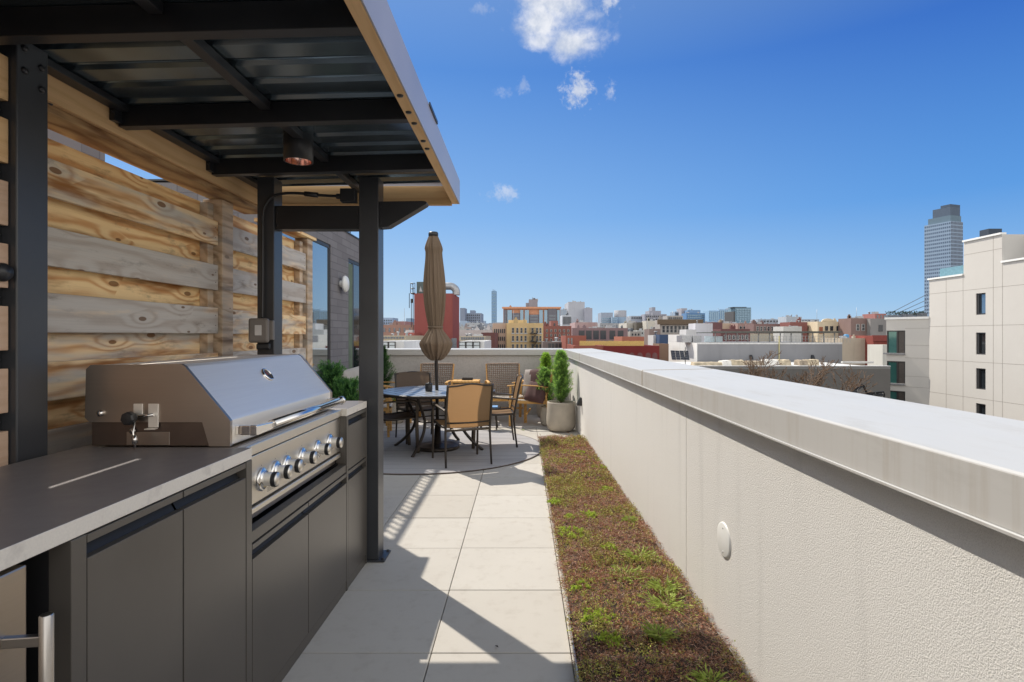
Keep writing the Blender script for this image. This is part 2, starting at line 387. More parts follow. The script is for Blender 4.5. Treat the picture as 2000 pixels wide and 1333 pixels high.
# ================================================================== WORLD, SUN, CAMERA
SUN_EL = R(49.5); sdir = Vector((-.645, .764, 0)).normalized()
w = bpy.data.worlds.new('World'); S.world = w; w.use_nodes = True; nt = w.node_tree; nt.nodes.clear()
class WN(NT):
    def __init__(s, tree): s.t = tree
W_ = WN(nt)
wo = nt.nodes.new('ShaderNodeOutputWorld'); bg = nt.nodes.new('ShaderNodeBackground'); sky = nt.nodes.new('ShaderNodeTexSky')
sky.sky_type = 'NISHITA'; sky.sun_disc = False; sky.sun_elevation = SUN_EL; sky.sun_rotation = math.atan2(sdir.x, sdir.y)
sky.altitude = 50; sky.air_density = 1.0; sky.dust_density = .35; sky.ozone_density = 3.0
tc = W_.coord('Generated')
nrm = W_.n('ShaderNodeVectorMath', operation='NORMALIZE'); W_.l(tc, nrm.inputs[0])
sp = W_.n('ShaderNodeSeparateXYZ'); W_.l(nrm.outputs[0], sp.inputs[0])
yy = W_.math('MAXIMUM', sp.outputs[1], .05)
px = W_.math('DIVIDE', sp.outputs[0], yy); pz = W_.math('DIVIDE', sp.outputs[2], yy)
cn1 = W_.noise(nrm.outputs[0], 14, 8, .62, .25); cn2 = W_.noise(nrm.outputs[0], 60, 6, .65, .2)
nn = W_.math('ADD', W_.math('MULTIPLY', cn1, .75), W_.math('MULTIPLY', cn2, .25))
sn = W_.math('ADD', W_.math('MULTIPLY', W_.noise(nrm.outputs[0], 38, 6, .68, .6), .6), W_.math('MULTIPLY', W_.noise(nrm.outputs[0], 130, 4, .6, .2), .4))
total = None
for (u, v, ru, rv, amp, thr) in [(1090, 0, 100, 84, 1.0, .0), (1060, 40, 62, 52, 1.0, .0), (1120, 88, 72, 44, 1.0, .0), (1058, 82, 46, 30, .9, .05), (1188, 6, 22, 24, .7, .1), (1130, 178, 36, 38, .85, .1),
                            (1191, 178, 15, 26, .5, .2), (986, 379, 38, 20, .5, .15), (980, 182, 26, 18, .22, .15), (1023, 166, 15, 20, .30, .1), (940, 18, 26, 14, .22, .1)]:
    a = W_.math('DIVIDE', W_.math('SUBTRACT', px, (u-1020)/F), ru/F); b = W_.math('DIVIDE', W_.math('SUBTRACT', pz, (655-v)/F), rv/F)
    d = W_.math('SQRT', W_.math('ADD', W_.math('MULTIPLY', a, a), W_.math('MULTIPLY', b, b)))
    m = W_.math('SUBTRACT', 1.0, d)
    m = W_.math('ADD', W_.math('MULTIPLY', m, 1.1), W_.math('MULTIPLY', W_.math('SUBTRACT', nn if ru > 44 else sn, .5), 3.2 if ru > 44 else 4.6))
    m = W_.math('MULTIPLY', W_.sstep(m, -.12+thr, 1.05+thr), amp)
    total = m if total is None else W_.math('MAXIMUM', total, m)
front = W_.sstep(sp.outputs[1], .05, .2)
total = W_.math('MULTIPLY', total, front)
shade = W_.sstep(W_.noise(nrm.outputs[0], 30, 5, .6), .35, .65)
# sky colour grading (photograph is polarised and saturated)
sh = W_.n('ShaderNodeVectorMath', operation='DOT_PRODUCT'); W_.l(nrm.outputs[0], sh.inputs[0]); sh.inputs[1].default_value = tuple(sdir)
toward = W_.sstep(sh.outputs['Value'], .05, 1.0)
cool = W_.ramp(sp.outputs[2], [(0.0, (.42, .62, .85)), (.05, (.29, .54, .86)), (.20, (.095, .33, .79)), (.42, (.030, .155, .60)), (.52, (.10, .22, .55)), (.75, (.26, .36, .58)), (1, (.32, .42, .62))])  # stops above the view are lightened to add fill from overhead
warm = W_.ramp(sp.outputs[2], [(0.0, (.58, .73, .88)), (.05, (.45, .65, .88)), (.20, (.24, .48, .87)), (.42, (.095, .29, .74)), (.52, (.16, .34, .74)), (.75, (.32, .44, .68)), (1, (.34, .44, .64))])
grad = W_.mix(toward, cool, warm)
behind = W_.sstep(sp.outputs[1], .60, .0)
fill_c = W_.ramp(sp.outputs[2], [(0.0, (1.9, 1.72, 1.5)), (.35, (1.7, 1.68, 1.62)), (.8, (.75, .80, .86)), (1, (.42, .50, .64))])  # added bright sky beside and behind the camera, fills the shaded faces
grad = W_.mix(behind, grad, fill_c)
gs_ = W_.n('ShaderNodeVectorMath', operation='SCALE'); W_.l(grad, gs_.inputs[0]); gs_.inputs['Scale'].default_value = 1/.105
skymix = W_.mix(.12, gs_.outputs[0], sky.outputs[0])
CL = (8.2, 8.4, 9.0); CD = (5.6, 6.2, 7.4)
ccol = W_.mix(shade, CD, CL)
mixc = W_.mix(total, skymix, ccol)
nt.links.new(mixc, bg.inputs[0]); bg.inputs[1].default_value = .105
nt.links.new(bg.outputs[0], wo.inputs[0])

sl = bpy.data.lights.new('sun', 'SUN'); sl.energy = 4.8; sl.angle = R(.5); sl.color = (1.0, .925, .81)
so = bpy.data.objects.new('sun', sl); COL.objects.link(so)
tosun = Vector((sdir.x*math.cos(SUN_EL), sdir.y*math.cos(SUN_EL), math.sin(SUN_EL)))
so.rotation_euler = tosun.to_track_quat('Z', 'Y').to_euler(); so.location = (-8, 8, 14)

cam = bpy.data.cameras.new('camera'); co = bpy.data.objects.new('camera', cam); COL.objects.link(co); S.camera = co
cam.sensor_width = 36; cam.lens = F/2000*36; cam.shift_x = -20/2000; cam.shift_y = -11.5/2000; cam.clip_end = 9000; cam.clip_start = .05
co.location = (0, 0, H); co.rotation_euler = (R(90), 0, 0)
S.view_settings.view_transform = 'Standard'; S.view_settings.look = 'None'; S.view_settings.exposure = 0; S.view_settings.gamma = 1

# ================================================================== TERRACE FLOOR
TX, TY = .613, .614; G = .0045
tb = MB()
for i in range(-8, 4):
    for j in range(-6, 14):
        x0 = -.399+i*TX; y0 = 2.495+j*TY
        x1 = x0+TX; y1 = y0+TY
        if y0 > 9.9: continue
        dz = random.uniform(-.0012, .0012)
        tb.box(x0+G/2, x1-G/2, y0+G/2, y1-G/2, -.05, dz)
tag(tb.build('terrace_paving', M['paver'], None, .002, 1), kind='structure')
tag(MB().box(-6, 1.35, -2, 10.3, -.6, -.053).build('roof_slab', simple('joint_dark', (.05, .043, .036), .9)), kind='structure')

# ------------------------------------------------------------------ parapet wall, right
def wx(Y): return .93-.0165*Y
WR = math.atan(.0165)
t = thing('parapet_wall', 'long cream stucco parapet wall beside the planted strip with wide metal coping', 'parapet wall', (.93, 0, 0), WR)
# local x=0 is the inner face, local y runs along
jy = 3.05
for (a, b) in ((-2.2, jy-.004), (jy+.004, 10.06)):
    bx('wall_panel', M['stucco'], t, 0, .42, a, b, -.3, 1.06)
bx('joint_bead', simple('joint_bead', (.42, .39, .34), .8), t, .003, .10, jy-.0038, jy+.0038, -.3, 1.05)
cj = 3.915
for (a, b) in ((-2.2, .2), (.204, cj-.002), (cj+.002, 7.6), (7.604, 10.0)):
    prof = [(-.040, 1.045), (-.040, 1.148), (-.034, 1.153), (.455, 1.162), (.462, 1.157), (.462, 1.05), (.455, 1.05), (.455, 1.148), (-.033, 1.142), (-.033, 1.045)]
    m = MB().prism(prof, 'y', a, b)
    m.box(-.046, -.028, a, b, 1.036, 1.045)       # drip edge
    m.build('coping', M['coping'], t, .0015, 1)
for q_ in (cj, .202, 7.602): MB().prism([(-.0415, 1.046), (-.0415, 1.1492), (-.0345, 1.1548), (.456, 1.1638), (.456, 1.150), (-.030, 1.140), (-.030, 1.046)], 'y', q_-.007, q_+.007).build('coping_joint', simple('joint_tan', (.36, .30, .22), .7) if q_ == cj else bpy.data.materials['joint_tan'], t)
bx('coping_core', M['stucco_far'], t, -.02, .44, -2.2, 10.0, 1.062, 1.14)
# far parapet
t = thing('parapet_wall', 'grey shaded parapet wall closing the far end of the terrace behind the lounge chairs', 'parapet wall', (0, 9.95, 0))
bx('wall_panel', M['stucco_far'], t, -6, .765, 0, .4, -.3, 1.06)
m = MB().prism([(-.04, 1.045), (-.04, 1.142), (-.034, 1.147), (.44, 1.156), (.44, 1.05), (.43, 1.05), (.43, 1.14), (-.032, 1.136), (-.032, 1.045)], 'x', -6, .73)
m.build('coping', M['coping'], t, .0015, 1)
# recessed wall fittings
def wall_local(Y, z, out=0): # point on inner face of the right parapet
    return (wx(Y)-out, Y, z)
t = thing('wall_cover_plate', 'round white blank cover plate screwed to the stucco wall above the planting', 'cover plate', wall_local(2.498, .495), WR)
m = MB(); m.lathe([(.0, -.007), (.070, -.007), (.075, -.005), (.076, 0)], 40, axis='x'); m.build('plate', M['white_trim'], t)
for s in (-1, 1): MB().lathe([(0, -.0095), (.004, -.0085), (.005, -.0065)], 10, (0, 0, s*.052), 'x').build('screw', M['alu'], t)
t = thing('wall_step_light', 'small black wedge shaped light low on the stucco wall by the big planter', 'wall light', wall_local(7.69, .50), WR)
m = MB(); m.prism([(0, -.055), (-.065, -.055), (-.065, -.035), (-.02, .05), (0, .05)], 'y', -.05, .05); m.build('housing', M['black_steel'], t, .004)
m = MB().box(-.062, -.005, -.04, .04, -.062, -.0555); m.build('lens', M['grey_lens'], t)

# ================================================================== PLANTED STRIP
PY0, PY1 = -1.2, 7.32; PX0 = .222
t = thing('green_roof_tray', 'long strip of soil trays edged in bent aluminium beside the parapet wall', 'planter tray')
nx, ny = 14, 170
vs = []; fs = []
for j in range(ny+1):
    Y = PY0+(PY1-PY0)*j/ny
    for i in range(nx+1):
        X = PX0+.012+(wx(Y)-.02-PX0-.012)*i/nx
        e = min(i, nx-i)/2; z = .060+.022*min(1, e)+.018*float(vnoise(np.array([X+3]), np.array([Y+5]), 5, 3)[0])
        if j in (0, ny): z = .03
        vs.append((X, Y, z))
for j in range(ny):
    for i in range(nx):
        a = j*(nx+1)+i; fs.append((a, a+1, a+nx+2, a+nx+1))
mb = MB(); mb.add(vs, fs, True); mb.box(PX0+.012, .80, PY0, PY1-.01, .001, .045); mb.build('soil', M['soil'], t, fix=False)
ed = MB(); random.seed(4)
prevx = PX0
segs = [(-1.2, .9), (.9, 1.9), (1.9, 2.72), (2.70, 3.35), (3.35, 4.4), (4.4, 5.3), (5.3, 6.3), (6.3, 7.32)]
for k, (a, b) in enumerate(segs):
    x = PX0+random.uniform(-.006, .008); x2 = PX0+random.uniform(-.006, .010)
    ed.add([(x, a, .002), (x2, b, .002), (x2-.004, b, .066), (x-.004, a, .066), (x+.003, a, .002), (x2+.003, b, .002), (x2+.001, b, .066), (x+.001, a, .066)],
           [(0,1,2,3),(4,7,6,5),(3,2,6,7),(0,4,5,1),(1,5,6,2),(0,3,7,4)])
ed.add([(PX0, PY1, .002), (.80, PY1, .002), (.80, PY1, .05), (PX0, PY1, .05), (PX0, PY1+.003, .002), (.80, PY1+.003, .002), (.80, PY1+.003, .05), (PX0, PY1+.003, .05)],
       [(0,1,2,3),(4,7,6,5),(3,2,6,7),(0,4,5,1),(1,5,6,2),(0,3,7,4)])
ed.build('edging', M['alu'], t)

def sedum_zone(n, y0, y1, sz, seed):
    g = np.random.default_rng(seed)
    # clumped: leaves gather on little stems
    ns = n//9
    sy = y0+(y1-y0)*g.random(ns)**1.0; sx = PX0-.012+(.93-.0165*sy-PX0+.0)*g.random(ns)
    edge = np.minimum(sx-PX0, wx(sy)-sx)
    h = .062+.022*np.clip(edge/.08, 0, 1)+.018*vnoise(sx+3, sy+5, 5, 3)
    idx = np.repeat(np.arange(ns), 9); m = len(idx)
    a = vnoise(sx+7, sy+2, 3.1, 5); b = vnoise(sx+1, sy+9, 7.5, 6); c = vnoise(sx+4, sy+1, 2.2, 8)
    pg = np.clip((a*.5+b*.5-.50)/.24, .04, .75); pr_ = np.clip((c-.45)/.4, .12, .5)
    typ = np.where(g.random(ns) < pg, 1, 0)
    typ = np.where((g.random(ns) < pr_) & (typ == 0), 2, typ)
    hgt = g.random(ns)*.030*(1+.6*(typ == 1))+.035*np.clip(b-.45, 0, 1)
    r = sz
    Pn = np.stack([sx[idx]+g.normal(size=m)*r*.55, sy[idx]+g.normal(size=m)*r*.55, h[idx]+hgt[idx]*g.random(m)-.004], 1)
    Pn[:, 0] = np.minimum(Pn[:, 0], wx(Pn[:, 1])-.004)
    D = np.stack([g.normal(size=m), g.normal(size=m), np.abs(g.normal(size=m))*.9+.05], 1)
    T = typ[idx]
    dry = T == 0
    D[dry, 2] *= .45
    L = np.where(dry, sz*(.8+1.9*g.random(m)), sz*(.55+.6*g.random(m))); W = np.where(dry, sz*.17, sz*.48)
    pal = {0: np.array([[.36,.19,.13],[.24,.11,.08],[.50,.32,.23],[.15,.07,.05],[.40,.18,.11],[.56,.42,.31]]),
           1: np.array([[.30,.28,.07],[.38,.34,.09],[.20,.20,.06],[.34,.24,.10],[.42,.40,.15],[.28,.15,.08]]),
           2: np.array([[.38,.17,.10],[.30,.13,.08],[.42,.25,.13],[.26,.19,.09],[.36,.20,.14],[.24,.12,.08]])}
    C = np.empty((m, 3)); ci = g.integers(0, 6, m)
    for k in (0, 1, 2): C[T == k] = pal[k][ci[T == k]]
    sprout = (g.random(ns) < .05*(1+2*b))[idx]
    C[sprout] = np.array([.42, .46, .09])
    C *= 1.22*(.70+.6*g.random((m, 1)))
    return Pn, D, L, W, C
parts = [sedum_zone(60000, 1.2, 3.1, .0105, 1), sedum_zone(62000, 3.0, 5.0, .0125, 2), sedum_zone(34000, 4.9, 7.32, .016, 3), sedum_zone(6000, PY0, 1.3, .018, 4)]
cat = [np.concatenate([p[k] for p in parts]) for k in range(5)]
tag(leaf_mesh('sedum', *cat, M['sedum']), 'low carpet of red, brown and olive sedum over the long planted strip', 'ground cover', kind='stuff')

def weed(Y, X, r, h, kind, label):
    g = np.random.default_rng(int(Y*1000)+int(X*77)); t = thing('leafy_plant', label, 'plant', (X, Y, .085), group=None)
    if kind == 'rosette':
        ns = 26; n = ns*16
        ang = g.random(ns)*6.283; rr = r*np.sqrt(g.random(ns)); cx = rr*np.cos(ang); cy = rr*np.sin(ang); hz = h*(1-.5*(rr/r)**2)*(.6+.4*g.random(ns))
        i = np.repeat(np.arange(ns), 16)
        Pn = np.stack([cx[i]+g.normal(size=n)*.003, cy[i]+g.normal(size=n)*.003, hz[i]*(.35+.65*g.random(n))], 1)
        D = np.stack([g.normal(size=n), g.normal(size=n), .25+.8*g.random(n)], 1); L = .012+.010*g.random(n); Wd = .0075
        C = np.array([.44, .56, .08])*(.6+.7*g.random((n, 1)))
    else:
        ns = 44; n = ns*7
        ang = g.random(ns)*6.283; i = np.repeat(np.arange(ns), 7); tt = np.tile(np.linspace(.05, .9, 7), ns)
        el = .25+.7*g.random(ns); ln = r*.78*(.4+.8*g.random(ns))
        px_ = np.cos(ang[i])*ln[i]*tt*np.cos(el[i]*.8); py_ = np.sin(ang[i])*ln[i]*tt*np.cos(el[i]*.8); pz_ = h*np.sin(np.clip(tt*1.9, 0, 2.6))*(.4+el[i]*.8)*.8
        Pn = np.stack([px_, py_, pz_], 1); sgn = np.where(g.random(n) < .5, -1, 1)
        D = np.stack([np.cos(ang[i])+.5*sgn*-np.sin(ang[i]), np.sin(ang[i])+.5*sgn*np.cos(ang[i]), .1+.45*g.random(n)], 1)
        L = .024+.022*g.random(n); Wd = .0065
        C = np.array([.38, .47, .10])*(.55+.8*g.random((n, 1)))
    return leaf_mesh('foliage', Pn, D, L, np.full(n, Wd), C, M['leaf'], t)
for a in [(fx(1118, 3.72)*0+3.72, fx(1118, 3.72), .105, .055, 'rosette', 'largest bright green rosette plant near the paving edge of the strip'),
          (4.06, fx(1147, 4.06), .075, .055, 'rosette', 'round bright green plant in the middle of the strip, behind the largest rosette'),
          (4.42, fx(1086, 4.42), .06, .04, 'rosette', 'small green tuft hugging the aluminium edge of the strip'),
          (4.03, fx(1112, 4.03), .045, .04, 'rosette', 'small green tuft between the two bright rosettes'),
          (4.75, fx(1186, 4.7), .05, .05, 'rosette', 'single green tuft far along the strip towards the wall'),
          (3.30, fx(1250, 3.28), .15, .05, 'spread', 'spreading weed with long leaves, farthest of the weeds by the wall'),
          (3.06, fx(1225, 3.02), .17, .035, 'spread', 'flat trailing green weed in mid strip in front of the farthest wall weed'),
          (2.90, fx(1300, 2.87), .12, .05, 'spread', 'narrow green weed against the wall below the wall joint'),
          (2.72, fx(1308, 2.66), .19, .05, 'spread', 'widest green weed beside the wall, close to the round cover plate'),
          (2.44, fx(1291, 2.41), .09, .045, 'spread', 'small lone green sprig on the brown patch in mid strip'),
          (3.47, fx(1190, 3.45), .05, .035, 'rosette', 'low yellow green tuft in mid strip before the spreading weeds'),
          (3.95, fx(1230, 3.95), .05, .04, 'spread', 'small weed near the wall beyond the wall joint'),
          (2.62, fx(1165, 2.60), .08, .035, 'rosette', 'yellow green patch near the edging, across from the round cover plate'),
          (2.42, fx(1190, 2.42), .055, .03, 'rosette', 'small yellow green patch in the brown area near the edging'),
          (2.92, fx(1150, 2.92), .10, .03, 'rosette', 'broad low green patch hugging the edging in mid strip'),
          (5.6, fx(1170, 5.6), .07, .03, 'rosette', 'pale green patch far along the strip near the wall'),
          (6.3, fx(1130, 6.3), .07, .03, 'rosette', 'pale green patch close to the far end of the strip'),
          (2.10, fx(1395, 2.08), .11, .04, 'spread', 'nearest green weed in the shaded end of the strip')]:
    Y, X = a[0], a[1]; weed(Y, X, *a[2:])
# dry leaf + fallen bits on the paving
def flat_leaf(u, v, size, col, label):
    Y = F*H/(v-655); X = fx(u, Y)
    m = MB(); m.add([(-size, 0, .004), (0, -size*.4, .009), (size, 0, .004), (0, size*.45, .011)], [(0, 1, 2), (0, 2, 3)])
    o = m.build('fallen_leaf', simple('fallen_leaf', col, .7), None, loc=(X, Y, .002)); o.rotation_euler = (0, 0, random.random()*3)
    tag(o, label, 'leaf')
flat_leaf(1021, 841, .04, (.35, .45, .06), 'pale green fallen leaf on the paving left of the planters')
flat_leaf(1108, 846, .03, (.40, .14, .06), 'red brown fallen leaf at the foot of the big planter')
flat_leaf(970, 1266, .012, (.05, .045, .05), 'tiny dark leaf scrap on the paving in the post shadow')

# ================================================================== OUTDOOR KITCHEN (local frame: x<=0 behind the front edge, y along)
KX, KR = -.985, -.01
def kthing(name, label, cat): return thing(name, label, cat, (KX, 0, 0), KR)
ZT, ZB = .994, .953
k = kthing('kitchen_counter', 'long outdoor kitchen run with grey stone top and dark bronze cabinet doors', 'outdoor kitchen')
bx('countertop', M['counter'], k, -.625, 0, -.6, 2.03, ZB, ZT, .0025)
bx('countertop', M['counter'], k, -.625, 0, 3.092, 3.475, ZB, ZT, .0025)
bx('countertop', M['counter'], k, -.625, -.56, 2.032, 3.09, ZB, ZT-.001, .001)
for (a, b, c0, zz) in ((1.262, 2.03, -.045, ZB-.002), (3.10, 3.47, -.045, ZB-.002), (2.032, 3.098, -.045, .64), (-.6, .1, -.06, ZB-.002)):
    bx('carcass', M['cab_in'], k, -.60, c0, a, b, .06, zz)
def panel(y0, y1, z0, z1, name='side_panel', x1=0.0): return bx(name, M['cab'], k, -.05, x1, y0, y1, z0, z1, .0015)
panel(1.226, 1.269, .002, ZB-.002); bx('side_panel', M['cab_in'], k, -.60, -.05, 1.226, 1.262, .002, ZB-.002)
panel(1.990, 2.030, .002, ZB-.002); panel(3.092, 3.118, .002, ZB-.002)
panel(3.465, 3.478, .002, ZB-.002)
bx('toe_board', M['cab'], k, -.03, -.004, 1.27, 3.46, .003, .052, .001)
def door(y0, y1, z0, z1, name='door'):
    """front with a finger-pull slot along its top"""
    sl = .034; st = .020
    d = MB(); d.box(-.022, -.001, y0+.0015, y1-.0015, z0+.0015, z1-st-sl)
    o = d.build(name, M['cab'], k, .0012)
    MB().box(-.022, -.001, y0+.0015, y1-.0015, z1-st, z1-.0015).build('top_lip', M['cab'], o, .001)
    # sloping scoop behind the slot
    MB().add([(-.0225, y0+.003, z1-st-sl-.004), (-.0225, y1-.003, z1-st-sl-.004), (-.042, y1-.003, z1-st-.004), (-.042, y0+.003, z1-st-.004)], [(0, 1, 2, 3)]).build('finger_pull', M['cab_in'], o)
    return o
door(1.271, 1.6255, .055, .950); door(1.6285, 1.988, .055, .950)
door(2.034, 2.553, .055, .645); door(2.556, 3.090, .055, .645)
door(3.120, 3.463, .655, .950, 'drawer'); door(3.120, 3.463, .055, .650)
bx('grill_rail', M['cab'], k, -.045, -.004, 2.034, 3.090, .650, .690, .001)

# refrigerator under the counter, left
f = kthing('refrigerator', 'stainless undercounter refrigerator at the near end of the kitchen run', 'refrigerator')
bx('body', M['cab_in'], f, -.58, -.075, .55, 1.12, .05, .935)
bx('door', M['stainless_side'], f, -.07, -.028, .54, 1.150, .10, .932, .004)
hm = MB(); hm.lathe([(.0105, .35), (.012, .352), (.012, .848), (.0105, .85)], 18, (.045, 1.11, 0)); M['brushed_dark'] = brushed('brushed_dark', (.46, .44, .42), .30); h_ = hm.build('handle', M['brushed_dark'], f)
for z in (.42, .80):
    MB().bar((-.03, 1.10, z), (.04, 1.11, z), .016, .020).build('bracket', M['brushed_dark'], h_, .002)

# ------------------------------------------------------------------ gas grill
g = kthing('gas_grill', 'large built-in stainless gas grill with closed angled hood set in the counter', 'grill')
GY0, GY1 = 2.035, 3.085
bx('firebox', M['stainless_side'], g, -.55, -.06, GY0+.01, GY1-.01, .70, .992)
bx('front_panel', M['stainless_h'], g, -.06, -.038, GY0-.002, GY1+.002, .764, .945, .002)
bx('front_rail', M['stainless_h'], g, -.11, -.028, GY0-.003, GY1+.003, .953, .991, .003)
bx('drip_tray', M['stainless_h'], g, -.058, -.028, GY0-.001, GY1-.012, .735, .757, .003)
bx('end_cheek', M['cab'], g, -.06, -.010, GY1+.003, GY1+.006, .70, .95)
# hood profile (x local, z)
xo = .985-.0203   # world X at Y=2.03 is x-0.985+.02
hp = [(-.082, .998), (-.082, 1.088), (-.087, 1.096), (-.243, 1.281), (-.258, 1.290), (-.580, 1.286), (-.596, 1.272), (-.600, 1.10), (-.585, 1.085)]
hood_poly = hp+[(-.585, .998)]
hb = MB(); hb.prism([(x-.0, z) for x, z in hood_poly], 'y', GY0+.012, GY1-.012); hood = hb.build('hood', M['stainless'], g, .006, 3)
# hood end caps, slightly proud with a rolled rim
for (a, b) in ((GY0-.004, GY0+.011), (GY1-.011, GY1+.004)):
    cx_, cz_ = -.34, 1.14
    poly = [((x-cx_)*1.012+cx_, (z-cz_)*1.012+cz_) for x, z in hood_poly[:-1]]+[(-.592, 1.06), (-.40, 1.06), (-.36, 1.0), (-.16, .996)]
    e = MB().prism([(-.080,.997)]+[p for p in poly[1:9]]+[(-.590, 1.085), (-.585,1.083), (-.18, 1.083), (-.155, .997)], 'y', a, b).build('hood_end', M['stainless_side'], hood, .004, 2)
MB().lathe([(0, -.0105), (.009, -.0105), (.012, -.007), (.012, 0)], 18, (-.545, GY0-.004, 1.115), 'y').build('hinge_bolt', M['chrome'], hood)
# thermometer on the slope
th_n = Vector((1.2516, 0, 1)).normalized()
Mx = Matrix.Translation((-1.158+.985-.0256+.002, 2.555, 1.210)) @ th_n.to_track_quat('Z', 'Y').to_matrix().to_4x4()
a = MB(); a.M = Mx; a.lathe([(.034, -.004), (.034, .014), (.031, .018), (.027, .018), (.027, .013)], 36); a_ = a.build('thermometer', M['chrome'], hood)
a = MB(); a.M = Mx; a.lathe([(.0, .0135), (.027, .0135)], 36); a.build('dial', simple('dial', (.10, .10, .13), .2), a_)
a = MB(); a.M = Mx; a.box(-.001, .001, -.004, .018, .0137, .0147); a.build('needle', simple('needle', (.6, .08, .04), .4), a_)
# handle
hx, hz_ = -.012, 1.046
hd = MB(); hd.tube([(hx, 2.21, hz_), (hx, 3.035, hz_)], .0195, 24)
hd_ = hd.build('handle', M['chrome'], hood)
for (ya, yb) in ((2.065, 2.215),):
    q = MB(); q.add([(-.03, 2.07, 1.028), (-.002, 2.07, 1.028), (-.002, 2.07, 1.066), (-.03, 2.07, 1.066),
                     (hx-.013, 2.225, 1.034), (hx+.011, 2.225, 1.034), (hx+.011, 2.225, 1.058), (hx-.013, 2.225, 1.058)],
                    [(0, 1, 2, 3), (4, 7, 6, 5), (0, 4, 5, 1), (1, 5, 6, 2), (2, 6, 7, 3), (3, 7, 4, 0)]); q.build('handle_end', M['chrome'], hd_, .004, 3)
    MB().box(-.082, -.028, 2.072, 2.094, 1.030, 1.064).build('standoff', M['chrome'], hd_, .003)
MB().box(-.082, hx, 3.010, 3.034, 1.032, 1.060).build('standoff', M['chrome'], hd_, .003)
MB().lathe([(.0, -.004), (.021, -.004), (.023, 0), (.023, .016), (.021, .02), (0, .02)], 20, (hx, 3.026, hz_), 'y').build('handle_end', M['chrome'], hd_)
# knobs
for y in (2.180, 2.300, 2.405, 2.570, 2.755, 2.925):
    kk = MB(); kk.lathe([(.045, 0), (.045, .006), (.038, .012), (.034, .012), (.033, .016), (.030, .018)], 32, (-.038, y, .842), 'x'); b_ = kk.build('bezel', M['chrome'], g)
    kn = MB(); kn.lathe([(.026, .012), (.026, .045), (.0275, .047)], 28, (-.038, y, .842), 'x'); kn_ = kn.build('knob', M['stainless'], b_)
    MB().lathe([(.0275, .045), (.0285, .047), (.0285, .060), (.027, .062)], 28, (-.038, y, .842), 'x').build('knob_grip', M['knob_black'], b_)
    MB().lathe([(.0265, .062), (.025, .066), (.0, .067)], 28, (-.038, y, .842), 'x').build('knob_cap', M['stainless_h'], b_)
    MB().box(-.0395, -.0375, y-.001, y+.001, .893, .898).build('mark', M['knob_black'], g)
# faint engraved lines of small print below the first knobs
for i in range(4):
    MB().box(-.0382, -.0375, 2.23, 2.30-.012*(i % 2), .780+i*.005, .7815+i*.005).build('print_line', M['grey_box'], g)
# rotisserie bracket on the near end
rb = MB(); yb = GY0-.005
rb.box(-.425, -.392, yb-.004, yb, 1.100, 1.150); rb.box(-.372, -.335, yb-.004, yb, 1.065, 1.150); rb.box(-.372, -.335, yb-.026, yb-.0045, 1.060, 1.064)
br_ = rb.build('rotisserie_bracket', M['stainless'], g, .0015)
MB().lathe([(.0, -.052), (.021, -.050), (.0245, -.044), (.0245, -.026), (.020, -.020), (.008, -.018), (.008, 0)], 7, (-.418, yb, 1.102), 'y', smooth=False).build('wing_knob', M['knob_black'], br_, .002)
MB().tube([(-.40, yb-.03, 1.100), (-.397, yb-.045, 1.055), (-.385, yb-.05, 1.000)], .0035, 8).build('pin', M['chrome'], br_)
MB().tube([(-.392, yb-.046, 1.045), (-.387, yb-.048, 1.015)], .009, 12).build('pin_sleeve', M['chrome'], br_)
MB().tube([(-.40, yb-.012, 1.106), (-.345, yb-.012, 1.112)], .006, 10).build('cross_pin', M['chrome'], br_)
MB().lathe([(.0, -.006), (.010, -.005), (.011, 0)], 16, (-.430, yb, 1.052), 'y').build('screw', M['chrome'], br_)
bx('base_plate', simple('dark_steel', (.16, .12, .10), .38, .8), g, -.583, -.160, GY0+.002, GY0+.0115, .998, 1.082, .001)
bx('bracket_plate', M['stainless_side'], g, -.455, -.30, GY0-.001, GY0+.0015, 1.0, 1.048, .001)

# ================================================================== PERGOLA OVER THE KITCHEN
p = thing('grill_pergola', 'black steel and cedar pergola roof standing over the outdoor kitchen', 'pergola')
SL = .026
def zr(X): return 2.327+SL*(X+.5)
def slab(name, mat, x0, x1, y0, y1, dz0, dz1, bev=.002, par=None):
    c0 = ((x0+x1)/2, (y0+y1)/2, zr((x0+x1)/2)+dz0)
    vs = []
    for x in (x0, x1):
        for y in (y0, y1):
            for dz in (dz0, dz1): vs.append((x-c0[0], y-c0[1], zr(x)+dz-c0[2]))
    return MB().add(vs, [(0,1,3,2),(4,6,7,5),(0,4,5,1),(2,3,7,6),(0,2,6,4),(1,5,7,3)]).build(name, mat, par or p, bev, loc=c0)
def post(x0, x1, y0, y1, z1, mat='post_steel'):
    o = bx('post', M[mat], p, x0, x1, y0, y1, .012, z1, .004)
    return o
def local_plate(par, x0, x1, y0, y1, z0, z1, name, mat):
    # child placed in its parent's frame (the parent keeps only a translation)
    L = par.location; o = bx(name, mat, par, x0-L[0], x1-L[0], y0-L[1], y1-L[1], z0-L[2], z1-L[2], .002); return o
pf = post(-1.006, -.886, 3.498, 3.632, 2.37)
local_plate(pf, -1.03, -.845, 3.485, 3.66, .0015, .012, 'base_plate', M['post_steel'])
for (x, y) in ((-.86, 3.505), (-.86, 3.64)):
    L = pf.location; MB().lathe([(.010, 0), (.010, .008), (0, .009)], 6, (x-L[0], y-L[1], .012-L[2])).build('anchor_bolt', M['bolt'], pf)
pr = post(-1.632, -1.528, 3.498, 3.622, 2.37)
pl = post(-1.76, -1.632, 1.835, 1.957, 2.365)
